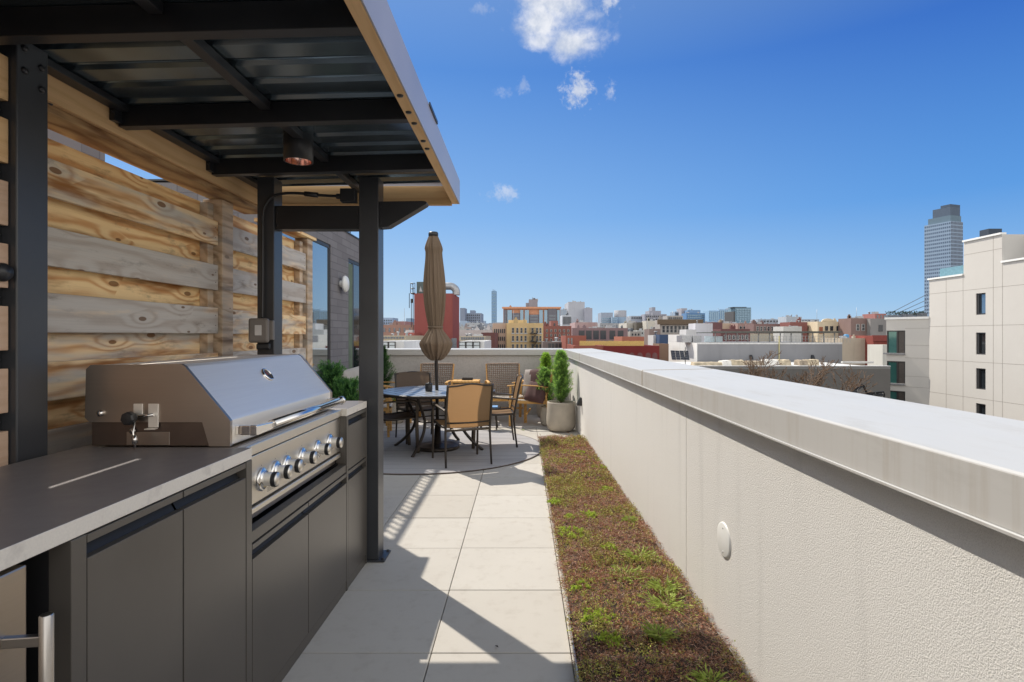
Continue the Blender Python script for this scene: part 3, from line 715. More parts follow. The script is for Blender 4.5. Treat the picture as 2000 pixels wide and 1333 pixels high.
for (y, z) in ((1.862, 2.335), (1.928, 2.300), (1.862, 2.262), (1.928, 2.228)):
    L = pl.location; MB().lathe([(0, .010), (.009, .009), (.0125, .004), (.0125, 0)], 6, (-1.632-L[0], y-L[1], z-L[2]), 'x').build('bolt', M['bolt'], pl)
pb = post(-1.006, -.886, -.72, -.60, 2.37); pc = post(-1.76, -1.632, -.72, -.60, 2.36)
# cross beams
for y in (-.485, .25, .985, 1.72, 2.45, 3.185):
    b = slab('beam', M['black_steel'], -1.742, -.486, y, y+.05, 0, .088)
    L = b.location
    for yy2 in (y-.004, ):
        h2 = MB(); h2.box(-1.748-L[0], -1.725-L[0], y-.045-L[1], y-.001-L[1], -.005, .095); h2.build('hanger', M['black_steel'], b, .001)
        for zz in (.03, .065): MB().lathe([(.0, -.005), (.005, -.004), (.006, 0)], 8, (-1.735-L[0], y-.045-L[1], zz-.0), 'y').build('rivet', M['bolt'], b)
# purlins
for (a, b) in ((-.43, .245), (.305, .98), (1.04, 1.715), (1.775, 2.445), (2.505, 3.18), (3.24, 3.87)):
    slab('purlin', M['black_steel'], -1.125, -1.082, a, b, .052, .086)
    slab('edge_angle', M['black_steel'], -1.745, -1.690, a, b, .060, .086)
# corrugated deck, ribs run across
prof = []; y = -.76; pitch = .152
top = []; 
while y < 3.87:
    for (dy, dz) in ((0, .0), (.092, .0), (.100, .016), (.108, .018), (.136, .018), (.144, .016)): 
        if y+dy < 3.87: top.append((y+dy, dz))
    # small stiffening beads
    y += pitch
vs = []; fs = []
n = len(top)
for x in (-1.79, -.488):
    for (yy2, dz) in top: vs.append((x, yy2, zr(x)+.0905+dz))
for x in (-1.79, -.488):
    for (yy2, dz) in top: vs.append((x, yy2, zr(x)+.098+dz))
fs = [(i, i+1, n+i+1, n+i) for i in range(n-1)]+[(2*n+i, 3*n+i, 3*n+i+1, 2*n+i+1) for i in range(n-1)]
MB().add(vs, fs).build('roof_deck', M['deck_metal'], p)
# timbers
bx('side_timber', M['cedar'], p, -1.797, -1.749, -.76, 3.92, 2.262, 2.385, .003)
bx('side_timber', M['rough_cedar'], p, -1.918, -1.768, -.76, 3.92, 2.228, 2.2605, .003)
bx('side_timber', M['cedar'], p, -.4825, -.4375, -.76, 3.92, 2.298, 2.435, .003)
ebd = bx('end_timber', M['cedar_x'], p, -1.748, -.4835, 3.875, 3.918, 2.285, 2.412, .003)
for y in (1.97, 2.05, 2.13): MB().lathe([(0, -.006), (.010, -.005), (.012, 0)], 10, (-1.773, y, 2.262)).build('bolt', M['bolt'], p)
for y in (2.14, 2.30, 2.42, 2.64, 2.75): MB().lathe([(0, -.006), (.011, -.005), (.013, 0)], 10, (-.460, y, 2.298)).build('bolt', M['bolt'], p)
fa = MB(); fa.prism([(-.437, 2.299), (-.431, 2.299), (-.431, 2.462), (-.50, 2.462), (-.50, 2.457), (-.437, 2.457)], 'y', -.76, 3.925)
fa.build('fascia_trim', M['fascia'], p, .001, 1)
fb = MB(); fb.prism([(3.921, 2.30), (3.926, 2.30), (3.926, 2.459), (3.86, 2.459), (3.86, 2.455), (3.921, 2.455)], 'x', -1.80, -.4375); fb.build('fascia_trim', M['fascia'], p)
for z in (2.315, 2.345, 2.415): MB().lathe([(0, .006), (.008, .005), (.009, 0)], 8, (-.455, 3.926, z), 'y').build('bolt', M['bolt'], p)
MB().box(-.430, -.424, 2.62, 2.86, 2.455, 2.470).build('gutter_clip', M['black_steel'], p)
# tie beam and gusset at the far posts
tb_ = bx('tie_beam', M['black_steel'], p, -1.527, -1.007, 3.512, 3.600, 2.050, 2.196, .003)
L = tb_.location
for x in (-1.515, -1.02):
    for z in (2.075, 2.15): MB().lathe([(0, -.005), (.006, -.004), (.007, 0)], 8, (x-L[0], 3.512-L[1], z-L[2]), 'y').build('rivet', M['bolt'], tb_)
gs = MB().prism([(-.885, 2.062), (-.872, 2.062), (-.830, 2.066), (-.597, 2.205), (-.590, 2.216), (-.600, 2.224), (-.620, 2.226), (-.885, 2.222)], 'y', 3.515, 3.60)
gs.build('gusset', M['black_steel'], p, .002)
for z in (2.09, 2.19): MB().lathe([(0, -.005), (.005, -.004), (.006, 0)], 8, (-.875, 3.515, z), 'y').build('rivet', M['bolt'], p)

# downlight
dl = thing('downlight', 'black cylinder downlight with copper reflector fixed under the pergola roof', 'ceiling light', (fx(583, 2.86), 2.86, 0))
MB().lathe([(.0645, 2.275), (.0645, 2.268), (.071, 2.268), (.071, 2.425), (.066, 2.43), (0, 2.43)], 36, caps=False).build('housing', M['black_steel'], dl)
MB().lathe([(.0640, 2.269), (.062, 2.290), (.052, 2.320), (.030, 2.345)], 36, caps=False).build('reflector', M['copper'], dl)
MB().lathe([(.0, 2.333), (.031, 2.333)], 24).build('lamp', M['grey_lens'], dl)
# junction box + conduit
jb = thing('electrical_conduit', 'black conduit curving from junction box under the roof down to the switch', 'conduit')
bx('junction_box', M['black_steel'], jb, -1.105, -1.012, 3.44, 3.497, 2.205, 2.285, .004)
cpts = []
yq = 3.475
key = [(-1.105, 2.243), (-1.18, 2.247), (-1.26, 2.252), (-1.36, 2.262), (-1.45, 2.262), (-1.52, 2.245), (-1.565, 2.20), (-1.585, 2.14), (-1.588, 2.0), (-1.588, 1.7), (-1.590, 1.49)]
def cat_pts(k, n=6):
    out = []
    for i in range(len(k)-1):
        p0 = k[max(i-1, 0)]; p1 = k[i]; p2 = k[i+1]; p3 = k[min(i+2, len(k)-1)]
        for j in range(n):
            s = j/n
            out.append(tuple(.5*((2*b)+(-a+c)*s+(2*a-5*b+4*c-d)*s*s+(-a+3*b-3*c+d)*s**3) for a, b, c, d in zip(p0, p1, p2, p3)))
    out.append(tuple(k[-1])); return out
MB().tube([(x, yq, z) for x, z in cat_pts(key)], .0085, 12).build('pipe', M['black_steel'], jb)
MB().tube([(-1.25, yq, 2.2515), (-1.33, yq, 2.2595)], .0155, 12).build('coupling', M['black_steel'], jb)
MB().tube([(-1.105, yq, 2.243), (-1.135, yq, 2.2445)], .016, 12).build('coupling', M['black_steel'], jb)
sw = thing('switch_box', 'grey weatherproof switch box with clear cover mounted behind the grill', 'switch', (fx(507, 3.43), 3.43, fz(646, 3.43)), R(12))
bx('back_box', M['grey_box'], sw, -.035, .075, .012, .060, -.058, .062, .006)
cv_ = bx('cover', M['grey_box'], sw, -.058, .056, -.030, .010, -.074, .074, .014)
bx('window', M['grey_lens'], sw, -.020, .018, -.034, -.0305, -.030, .032, .004)
bx('gland', M['rubber'], sw, -.02, .055, .0, .05, -.115, -.078, .008)

# near slat screen behind the left post
s_ = thing('slat_screen', 'screen of pale cedar boards on black brackets left of the pergola post', 'screen')
bx('bracket_rail', M['black_steel'], s_, -1.735, -1.680, 1.70, 1.833, .0, 2.36)
for i in range(11):
    z1 = 2.315-.005-i*.2005; z0 = z1-.142
    bx('board', M['pink_cedar'] if i > 1 else M['cedar'], s_, -1.679, -1.655, .2, 1.831, z0-.02, z1-.02, .002)
    L = None
    MB().lathe([(0, .006), (.004, .005), (.005, 0)], 8, (-1.680, 1.822, z0-.05), 'x').build('screw', M['bolt'], s_)
ro = thing('round_hook', 'black round knob on the cedar boards at the left edge', 'knob', (-1.655, 1.800, fz(532, 1.8)))
MB().lathe([(.030, 0), (.030, .012), (.024, .024), (.0, .028)], 24, axis='x').build('knob', M['black_steel'], ro)

# ================================================================== WOODEN FENCE
def fence(y0, y1, label, first):
    t = thing('plank_fence', label, 'fence')
    XF = -1.85
    zf = [(1.941, 2.090), (1.668, 1.821), (1.404, 1.560), (1.135, 1.288), (.865, 1.020), (.60, .75), (.33, .48), (.06, .21)]
    zb = [(zf[i_][1]-.05, (zf[i_-1][0]+.12) if i_ else 2.195) for i_ in range(len(zf))]
    mats_f = ['plank_mixed', 'plank_gray', 'plank_gray', 'plank_mixed', 'plank_gray', 'plank_gray', 'plank_gray', 'plank_gray']
    if not first: mats_f = ['plank_gray', 'plank_gray', 'plank_mixed', 'plank_gray', 'plank_gray', 'plank_gray', 'plank_gray', 'plank_gray']
    for i, (a, b) in enumerate(zf):
        j = random.uniform(-.003, .003)
        o = bx('plank', M[mats_f[i]], t, XF-.022, XF, y0, y1, a+j, b+j, .003)
        if y1 < 4.5 or True:
            L = o.location
            for dz in (.03, -.03):
                MB().lathe([(0, .0015), (.003, .001), (.0035, 0)], 8, (.011, y1-.03-L[1], dz), 'x').build('nail', M['bolt'], o)
    for i, (a, b) in enumerate(zb):
        bx('plank', M['plank_orange' if i in (0, 1, 2, 4) else 'plank_mixed'], t, XF-.095, XF-.073, y0, y1-.06, a, b, .003)
    # posts between the faces
    bx('post', M['plank_post'], t, XF-.072, XF-.0225, y1-.075, y1-.012, .0, 2.19, .003)
    return t, XF
t, XF = fence(1.0, 3.46, 'weathered horizontal plank fence directly behind the grill', True)
bx('post', M['plank_post'], t, XF-.10, XF+.020, 3.468, 3.600, .0, 2.225, .004)
bx('post', M['plank_post'], t, XF-.072, XF-.0225, 1.02, 1.10, .0, 2.19, .003)
t, XF = fence(3.615, 4.86, 'shorter plank fence panel with capped end post beyond the pergola', False)
bx('post', M['plank_post'], t, XF-.10, XF+.012, 4.868, 4.985, .0, 2.225, .004)
bx('cap_board', M['plank_orange'], t, XF-.11, XF+.03, 4.15, 5.03, 2.228, 2.252, .002)

# ================================================================== OWN BUILDING (left)
b = thing('penthouse_wall', 'grey block penthouse facade with tall glass doors beside the terrace', 'building')
XB = -2.6
ops = [(5.85, 7.72, .02, 2.62), (8.50, 9.55, .02, 2.55)]
ws = MB(); ys = 5.6
for (a, c_, z0, z1) in ops:
    ws.box(XB-.30, XB, ys, a, -.3, 2.91); ws.box(XB-.30, XB, a, c_, z1, 2.91); ys = c_
ws.box(XB-.30, XB, ys, 9.94, -.3, 2.91); ws.box(-6.0, XB-.302, 5.6, 9.94, -.3, 2.90)
ws.build('wall', M['grey_block'], b)
bx('roof_edge', M['win_frame'], b, -6, XB+.012, 5.59, 9.945, 2.912, 2.93)
for n_, (a, c_, z0, z1) in enumerate(ops):
    dr = MB(); w_ = .05
    dr.box(XB-.09, XB-.012, a, a+w_, z0, z1).box(XB-.09, XB-.012, c_-w_, c_, z0, z1).box(XB-.09, XB-.012, a+w_, c_-w_, z1-w_, z1).box(XB-.09, XB-.012, a+w_, c_-w_, z0, z0+w_)
    mid = (a+c_)/2 if n_ == 0 else a+.28
    if n_ == 1: dr.box(XB-.09, XB-.012, mid-.03, mid+.03, z0+w_, z1-w_)
    o = dr.build('glass_door', M['win_frame'], b, .002)
    bx('pane', M['mirror_glass'] if n_ == 0 else M['dark_glass'], o, XB-.030, XB-.022, a+w_, c_-w_, z0+w_, z1-w_)
bx('curtain', M['curtain'], b, XB-.018, XB-.0135, 8.55, 8.77, .06, 2.48)
# roof railing whose balusters stripe the light
rl = MB(); xr = -2.98
rl.box(xr-.02, xr+.02, 5.62, 9.9, 3.83, 3.87); rl.box(xr-.012, xr+.012, 5.62, 9.9, 3.02, 3.05)
y = 5.64
i = 0
while y < 9.9:
    rl.box(xr-.008, xr+.008, y-.008, y+.008, 3.0, 3.83) if i % 12 else rl.box(xr-.02, xr+.02, y-.02, y+.02, 2.93, 3.84)
    y += .1; i += 1
rl.build('roof_railing', M['black_steel'], b)
# sconce on the pier
sc_ = thing('wall_sconce', 'white round disc light on the grey block pier between the glass doors', 'wall light', (XB, 8.13, fz(555, 8.13)))
MB().lathe([(.05, 0), (.05, .05)], 24, axis='x').build('mount', M['white_trim'], sc_)
MB().lathe([(.05, .05), (.115, .055), (.118, .075), (.10, .098), (.0, .112)], 40, axis='x').build('disc', M['white_trim'], sc_)
b2 = thing('stair_bulkhead', 'slate blue block bulkhead wall seen through the gap above the plank fence', 'building')
MB().box(-5.5, -2.75, -1.5, 3.55, -.3, 2.95).box(-5.5, -2.9, 3.552, 3.95, -.3, 2.78).build('wall', M['grey_block'], b2)

# ================================================================== RUGS
o = MB().lathe([(1.385, .003), (1.385, .011), (1.37, .013), (0, .013)], 96).build('round_rug', M['rug'], None, loc=(-1.13, 7.05, 0), fix=True)
tag(o, 'round grey woven rug under the dining table', 'rug')
ring = MB(); ring.tube([(1.386*math.cos(t_), 1.386*math.sin(t_), .008) for t_ in np.linspace(0, 2*math.pi, 97)], .006, 6, False)
rr = ring.build('rug_binding', simple('binding', (.13, .10, .085), .9), o)
tag(bx('lounge_rug', M['rug2'], None, -2.2, .56, 8.54, 9.86, .002, .010), 'pale striped rectangular rug under the lounge chairs', 'rug')

# ================================================================== DINING SET
TC = (-1.035, 6.95)
t = thing('dining_table', 'round dark metal patio dining table with slatted top around the umbrella pole', 'table', (*TC, 0))
tt = MB(); rt = .685; ang = R(38); nsl = 13; wsl = 2*rt/nsl
Mr = Matrix.Rotation(ang, 4, 'Z'); tt.M = Mr
for i in range(nsl):
    a = -rt+i*wsl+.007; b_ = -rt+(i+1)*wsl-.007
    pts = []
    ss = np.linspace(a, b_, 5)
    lo = [(s, -math.sqrt(max(1e-6, rt*rt-s*s))) for s in ss]; hi = [(s, math.sqrt(max(1e-6, rt*rt-s*s))) for s in ss[::-1]]
    if a < .02 and b_ > -.02:
        pass
    tt.prism(lo+hi, 'z', .712, .722)
M['table_top'] = simple('table_top', (.40, .42, .45), .32, .55, .06, 8)
tt.build('tabletop', M['table_top'], t, .0015, 1)
MB().lathe([(.682, .690), (.705, .690), (.705, .716), (.700, .720), (.686, .720), (.686, .69)], 72).lathe([(0, .700), (.684, .700), (.684, .7085), (0, .7085)], 48).build('apron', M['bronze'], t)
for (dx, dy) in ((-.21, -.53), (-.555, .16), (.19, .57), (.565, -.12)):
    d = Vector((dx, dy, 0)); L_ = d.length; d.normalize()
    pts = [d*(L_*.80)+Vector((0, 0, .695)), d*(L_*.72)+Vector((0, 0, .60)), d*(L_*.57)+Vector((0, 0, .45)), d*(L_*.52)+Vector((0, 0, .36)), d*(L_*.58)+Vector((0, 0, .24)), d*(L_*.80)+Vector((0, 0, .10)), d*L_+Vector((0, 0, .014))]
    MB().tube(cat_pts([tuple(q) for q in pts], 4), .022, 8, flat=.8).build('leg', M['bronze'], t)
MB().tube([(.29*math.cos(a_), .29*math.sin(a_), .37) for a_ in np.linspace(0, 2*math.pi, 33)], .009, 6, False).build('stretcher_ring', M['bronze'], t)
# candle jar
o = thing('candle_jar', 'small black lidded jar standing on the dining table by the umbrella pole', 'jar', (fx(837, 6.78), 6.80, .723))
MB().lathe([(.0, 0), (.036, 0), (.042, .006), (.043, .03), (.043, .078), (.040, .084), (0, .084)], 28).build('jar', M['knob_black'], o)
MB().lathe([(.042, .085), (.043, .088), (.043, .096), (.012, .098), (.010, .108), (0, .11)], 28).build('lid', M['knob_black'], o)
# umbrella
t = thing('patio_umbrella', 'closed taupe patio umbrella tied with a strap and standing through the table', 'umbrella', (*TC, 0))
MB().lathe([(.0, .015), (.262, .015), (.268, .022), (.268, .045), (.255, .056), (.22, .052), (.20, .050), (.08, .072), (.045, .085), (.035, .30), (0, .30)], 48).build('base', M['bronze'], t)
ax0 = Vector((0, 0, .3)); ax1 = Vector((-.052, 0, 2.66))
MB().tube([tuple(ax0), tuple(ax1)], .021, 16).build('pole', M['bronze'], t)
prof = [(2.600, .058), (2.59, .062), (2.50, .098), (2.43, .115), (2.425, .095), (2.30, .108), (2.15, .124), (2.00, .137), (1.85, .137), (1.70, .122), (1.58, .104), (1.50, .086), (1.485, .082), (1.46, .088), (1.40, .135), (1.34, .180), (1.30, .206), (1.27, .200), (1.20, .168), (1.14, .118), (1.11, .09), (1.095, .05)]
nth = 128; vs = []; fs = []
for k_, (z, r_) in enumerate(prof):
    cx_ = ax1.x*(z-.3)/2.36
    for j in range(nth):
        th = 2*math.pi*j/nth
        fold = abs(math.sin(4*th+.6*math.sin(z*3)))**.7; f2 = math.sin(17*th+z*2.5+2*math.sin(th*3)); f3 = math.sin(31*th-z*1.7)
        amp = .16 if z > 1.5 else .13
        rr_ = r_*(1-amp+amp*fold+.055*f2+.03*f3)
        zz = z+(.014*math.sin(16*th) if z < 1.25 else 0)+(.01*math.sin(8*th) if abs(z-2.43) < .01 else 0)
        vs.append((cx_+rr_*math.cos(th), rr_*math.sin(th), zz))
for k_ in range(len(prof)-1):
    for j in range(nth): fs.append((k_*nth+j, k_*nth+(j+1) % nth, (k_+1)*nth+(j+1) % nth, (k_+1)*nth+j))
cn = MB().add(vs, fs, True).build('canopy', M['canopy'], t)
sd = cn.modifiers.new('sub', 'SUBSURF'); sd.levels = 1; sd.render_levels = 1
MB().lathe([(.088, 1.476), (.093, 1.48), (.093, 1.502), (.088, 1.506)], 32, (ax1.x*.5, 0, 0)).build('strap', M['canopy'], t)
MB().lathe([(.0, 2.66), (.05, 2.655), (.060, 2.64), (.060, 2.61), (.05, 2.60)], 24, (ax1.x, 0, 0)).build('cap', M['knob_black'], t)

# dining chair, facing +y, origin under the seat centre
def sling_chair(label, group):
    t = thing('dining_chair', label, 'chair', group=group)
    w_ = .25
    # back sling
    def ybk(z): return -.245-.19*max(0, z-.40)-.06*max(0, z-.75)
    vs = []; fs = []; nz = 9; nxx = 8
    for i in range(nz+1):
        z = .425+(.88-.425)*i/nz
        for j in range(nxx+1):
            s = j/nxx*2-1
            vs.append((s*.232, ybk(z)-.018*(1-s*s), z+(.012*(1-s*s) if i == nz else 0)))
    for i in range(nz):
        for j in range(nxx): a = i*(nxx+1)+j; fs.append((a, a+1, a+nxx+2, a+nxx+1))
    MB().add(vs, fs, True).build('back_sling', M['sling'], t, fix=False)
    vs = []; fs = []
    for i in range(9):
        y = -.24+.49*i/8; zc = .425+.018*(i/8)-.02*math.sin(i/8*math.pi)
        for j in range(9):
            s = j/8*2-1; vs.append((s*.232, y, zc-.015*(1-s*s)))
    for i in range(8):
        for j in range(8): a = i*9+j; fs.append((a, a+1, a+10, a+9))
    MB().add(vs, fs, True).build('seat_sling', M['sling'], t, fix=False)
    for s in (-1, 1):
        pts = [(s*.245, ybk(z), z) for z in (.875, .80, .72, .62, .52, .43)]
        MB().tube(pts+[(s*.245, -.245, .36), (s*.248, -.262, .18), (s*.250, -.285, .012)], [.013]*6+[.012, .012, .011], 8).build('leg', M['bronze'], t)
        # flat front leg rising into the arm
        MB().tube(cat_pts([(s*.262, .255, .008), (s*.262, .245, .20), (s*.262, .240, .40), (s*.262, .245, .56), (s*.262, .225, .612), (s*.262, .16, .628)], 4), .021, 8, flat=.55).build('leg', M['bronze_l'], t)
        MB().tube(cat_pts([(s*.262, .17, .630), (s*.268, .05, .632), (s*.266, -.10, .622), (s*.252, -.28, .605)], 4), .020, 8, flat=.55).build('armrest', M['bronze_l'], t)
        MB().tube([(s*.245, -.245, .425), (s*.247, .0, .415), (s*.25, .255, .44)], .013, 8).build('seat_rail', M['bronze'], t)
    MB().tube([(-.245, .255, .438), (0, .262, .425), (.245, .255, .438)], .013, 8).build('front_rail', M['bronze'], t)
    MB().tube([(-.245, -.255, .395), (.245, -.255, .395)], .014, 8).build('back_rail', M['bronze_l'], t)
    MB().tube([(-.24, ybk(.48)-.0, .475), (0, ybk(.475)-.022, .470), (.24, ybk(.48), .475)], .009, 8).build('brace', M['bronze'], t)
    MB().tube(cat_pts([(-.243, ybk(.87), .862), (-.15, ybk(.87)-.02, .868), (0, ybk(.88)-.024, .888), (.15, ybk(.87)-.02, .868), (.243, ybk(.87), .862)], 3), .0095, 8).build('top_rail', M['bronze'], t)
    return t
GC = 'sling dining chairs around the round table'
def place(o, ffl, ffr, fwd=None):
    """front feet left / right (seen from the seat, facing +y)"""
    a = Vector((*ffl, 0)); b_ = Vector((*ffr, 0)); m_ = (a+b_)/2; r_ = (b_-a).normalized(); f_ = Vector((-r_.y, r_.x, 0))
    o.location = m_-f_*.255; o.rotation_euler = (0, 0, math.atan2(r_.y, r_.x)); return o
ch = sling_chair('tan sling dining chair nearest the camera with its back turned', GC)
place(ch, (-.997, 6.40), (-.534, 6.59))
c2 = copy_tree(ch); c2['label'] = 'tan sling dining chair seen from the side at the right of the table'; place(c2, (-.60, 6.94), (-.65, 7.45))
c3 = copy_tree(ch); c3['label'] = 'tan sling dining chair in shade facing the camera across the table'; place(c3, (-.99, 7.46), (-1.48, 7.20))
for c_ in kids(c3):
    if 'sling' in c_.name: c_.material_slots[0].link = 'OBJECT'; c_.material_slots[0].material = M['sling_shade']
c4 = copy_tree(ch); c4['label'] = 'sling dining chair left of the table, half hidden by the pergola post'; place(c4, (-1.425, 7.16), (-1.215, 6.646))
for c_ in kids(c4):
    if 'sling' in c_.name: c_.material_slots[0].link = 'OBJECT'; c_.material_slots[0].material = M['sling_shade']

# ================================================================== LOUNGE CHAIRS (wood frame, woven rope)
def woven(mb, p00, p10, p01, p11, nu, nv, bw=.0098, frame=.02, bulge=None):
    """bands between four corners with open squares"""
    p00, p10, p01, p11 = map(Vector, (p00, p10, p01, p11))
    def q(u, v):
        p_ = p00*(1-u)*(1-v)+p10*u*(1-v)+p01*(1-u)*v+p11*u*v
        return p_ if bulge is None else p_+Vector(bulge)*(4*u*(1-u))
    for i in range(nu+1): mb.tube([q(i/nu, s) for s in np.linspace(0, 1, 5)], bw*(2.6 if i in (0, nu) else 1), 4, False, .6)
    for j in range(nv+1): mb.tube([q(s, j/nv) for s in np.linspace(0, 1, 7)], bw*(2.6 if j in (0, nv) else 1), 4, False, .6)
def lounge_chair(label, group):
    t = thing('lounge_chair', label, 'lounge chair', group=group); W2 = .29
    m = MB(); woven(m, (-.245, -.27, .40), (.245, -.27, .40), (-.265, -.40, .90), (.265, -.40, .90), 15, 16, bulge=(0, -.035, 0)); m.build('woven_back', M['rope'], t)
    m = MB(); woven(m, (-.25, -.27, .385), (.25, -.27, .385), (-.25, .27, .415), (.25, .27, .415), 22, 22, .010, bulge=(0, 0, -.02)); m.build('woven_seat', M['rope_l'], t)
    for s in (-1, 1):
        MB().bar((s*W2, .26, .0), (s*W2, .25, .63), .045, .032).build('leg', M['teak'], t, .005)
        MB().bar((s*W2, -.36, .0), (s*W2, -.27, .62), .045, .032).build('leg', M['teak'], t, .005)
        ar = MB().tube(cat_pts([(s*W2, .30, .635), (s*W2, .15, .648), (s*W2, -.10, .642), (s*W2, -.34, .615)], 4), [.024]*13, 8, flat=.42); ar.build('armrest', M['teak'], t)
        MB().bar((s*(W2-.03), -.30, .375), (s*(W2-.03), .27, .385), .025, .05).build('side_rail', M['teak'], t, .004)
        MB().bar((s*.262, -.27, .385), (s*.278, -.405, .90), .022, .03).build('back_stile', M['teak'], t, .004)
    MB().bar((-W2, .265, .37), (W2, .265, .37), .028, .05).build('front_rail', M['teak'], t, .004)
    MB().bar((-W2, .0, .20), (W2, .0, .20), .022, .03).build('stretcher', M['teak'], t, .004)
    return t
GL = 'woven rope lounge chairs on the far rug'
l1 = lounge_chair('woven rope lounge chair behind the umbrella pole, left of the side table', GL); l1.location = (fx(846, 9.3)+.0, 9.18, .011); l1.rotation_euler = (0, 0, R(180-4))
l2 = copy_tree(l1); l2['label'] = 'woven rope lounge chair right of the side table against the far wall'; l2.location = (fx(985, 9.3)+.02, 9.20, .011); l2.rotation_euler = (0, 0, R(180+8))
l3 = copy_tree(l1); l3['label'] = 'woven rope lounge chair turned sideways holding two cushions by the planters'; l3.location = (.10, 8.90, .011); l3.rotation_euler = (0, 0, R(90-6)); l3.scale = (1.0, 1.0, .96)
l4 = copy_tree(l1); l4['label'] = 'woven rope lounge chair with a light cushion behind the pergola post'; l4.location = (-2.12, 7.95, .0); l4.rotation_euler = (0, 0, R(-80))
l5 = copy_tree(l1); l5['label'] = 'wood framed lounge chair near the glass door seen left of the table'; l5.location = (-2.30, 9.0, .011); l5.rotation_euler = (0, 0, R(-95)); l5.scale = (1, 1, .95)

def nrot(nx, ny, nz, roll=0):
    q = Vector((nx, ny, nz)).to_track_quat('Z', 'Y').to_matrix() @ Matrix.Rotation(R(roll), 3, 'Z'); return q.to_euler()
def pillow(name, label, size, loc, rot, mat, mat2=None):
    w2 = size/2; n = 12; vs = []; fs = []
    for sgn in (1, -1):
        for i in range(n+1):
            for j in range(n+1):
                u = i/n*2-1; v = j/n*2-1
                e = (1-u**4)*(1-v**4); z = sgn*.075*max(0, e)**.5*(1+.05*math.sin(9*u+3*v))
                k_ = 1-.06*(1-abs(u))*1 if abs(v) > .99 else 1; k2 = 1-.06*(1-abs(v)) if abs(u) > .99 else 1
                vs.append((u*w2*k2, v*w2*k_, z))
    N = (n+1)**2
    for b0 in (0, N):
        for i in range(n):
            for j in range(n):
                a = b0+i*(n+1)+j; f_ = (a, a+1, a+n+2, a+n+1); fs.append(f_ if b0 else f_[::-1])
    me = MB().add(vs, fs, True).build(name, mat, None, loc=loc, fix=False); me.rotation_euler = rot
    if mat2:
        me.data.materials.append(mat2)
        for p_ in me.data.polygons:
            if (p_.center.x*1.0+p_.center.y*.3) > -.05*size: p_.material_index = 1
    tag(me, label, 'cushion'); return me
pillow('cushion', 'grey cushion with a dark brown block leaning in the sideways lounge chair', .46, (.20, 8.80, .66), nrot(-.75, -.85, .35, 8), M['pillow_g'], M['pillow_b'])
pillow('cushion', 'plain dark brown cushion lying low in the sideways lounge chair', .36, (.22, 8.66, .53), nrot(-.5, -.8, .6, -4), M['pillow_b'])
pillow('cushion', 'light striped cushion on the lounge chair behind the pergola post', .42, (-2.34, 7.92, .74), nrot(.8, -.7, .3, 8), M['cushion_w'])
# side table
st_ = thing('side_table', 'low wooden side table between the two facing lounge chairs', 'side table', (fx(910, 9.25), 9.25, .011))
bx('top', M['teak'], st_, -.22, .22, -.2, .2, .62, .65, .004); bx('panel', simple('panel_dark', (.16, .13, .10), .7), st_, -.19, .19, -.17, .17, .20, .618)
for x in (-.205, .205):
    for y in (-.185, .185): bx('leg', M['teak'], st_, x-.014, x+.014, y-.014, y+.014, 0, .619, .002)
tr = thing('table_tray', 'small dark tray resting on the wooden side table', 'tray', (fx(913, 9.3), 9.3, .662))
MB().box(-.085, .085, -.06, .06, 0, .012).box(-.085, .085, -.06, -.052, .0125, .035).box(-.085, .085, .052, .06, .0125, .035).build('tray_body', M['knob_black'], tr, .003)
# blue cloth/book on chair seat in the gap
o = bx('blue_magazine', M['blue_cloth'], None, -.13, .13, -.09, .09, -.006, .006, .002); o.location = (fx(955, 8.4), 8.4, .34); tag(o, 'blue magazine on the low stool behind the near dining chair', 'magazine')
ls = thing('low_stool', 'low dark stool between the dining table and the lounge chairs', 'stool', (fx(955, 8.4), 8.42, 0))
MB().lathe([(0, .31), (.17, .31), (.18, .318), (.18, .328), (.17, .333), (0, .333)], 30).build('seat', M['bronze'], ls)
for a_ in (45, 135, 225, 315):
    MB().tube([(.13*math.cos(R(a_)), .13*math.sin(R(a_)), .31), (.17*math.cos(R(a_)), .17*math.sin(R(a_)), .012)], .010, 8).build('leg', M['bronze'], ls)

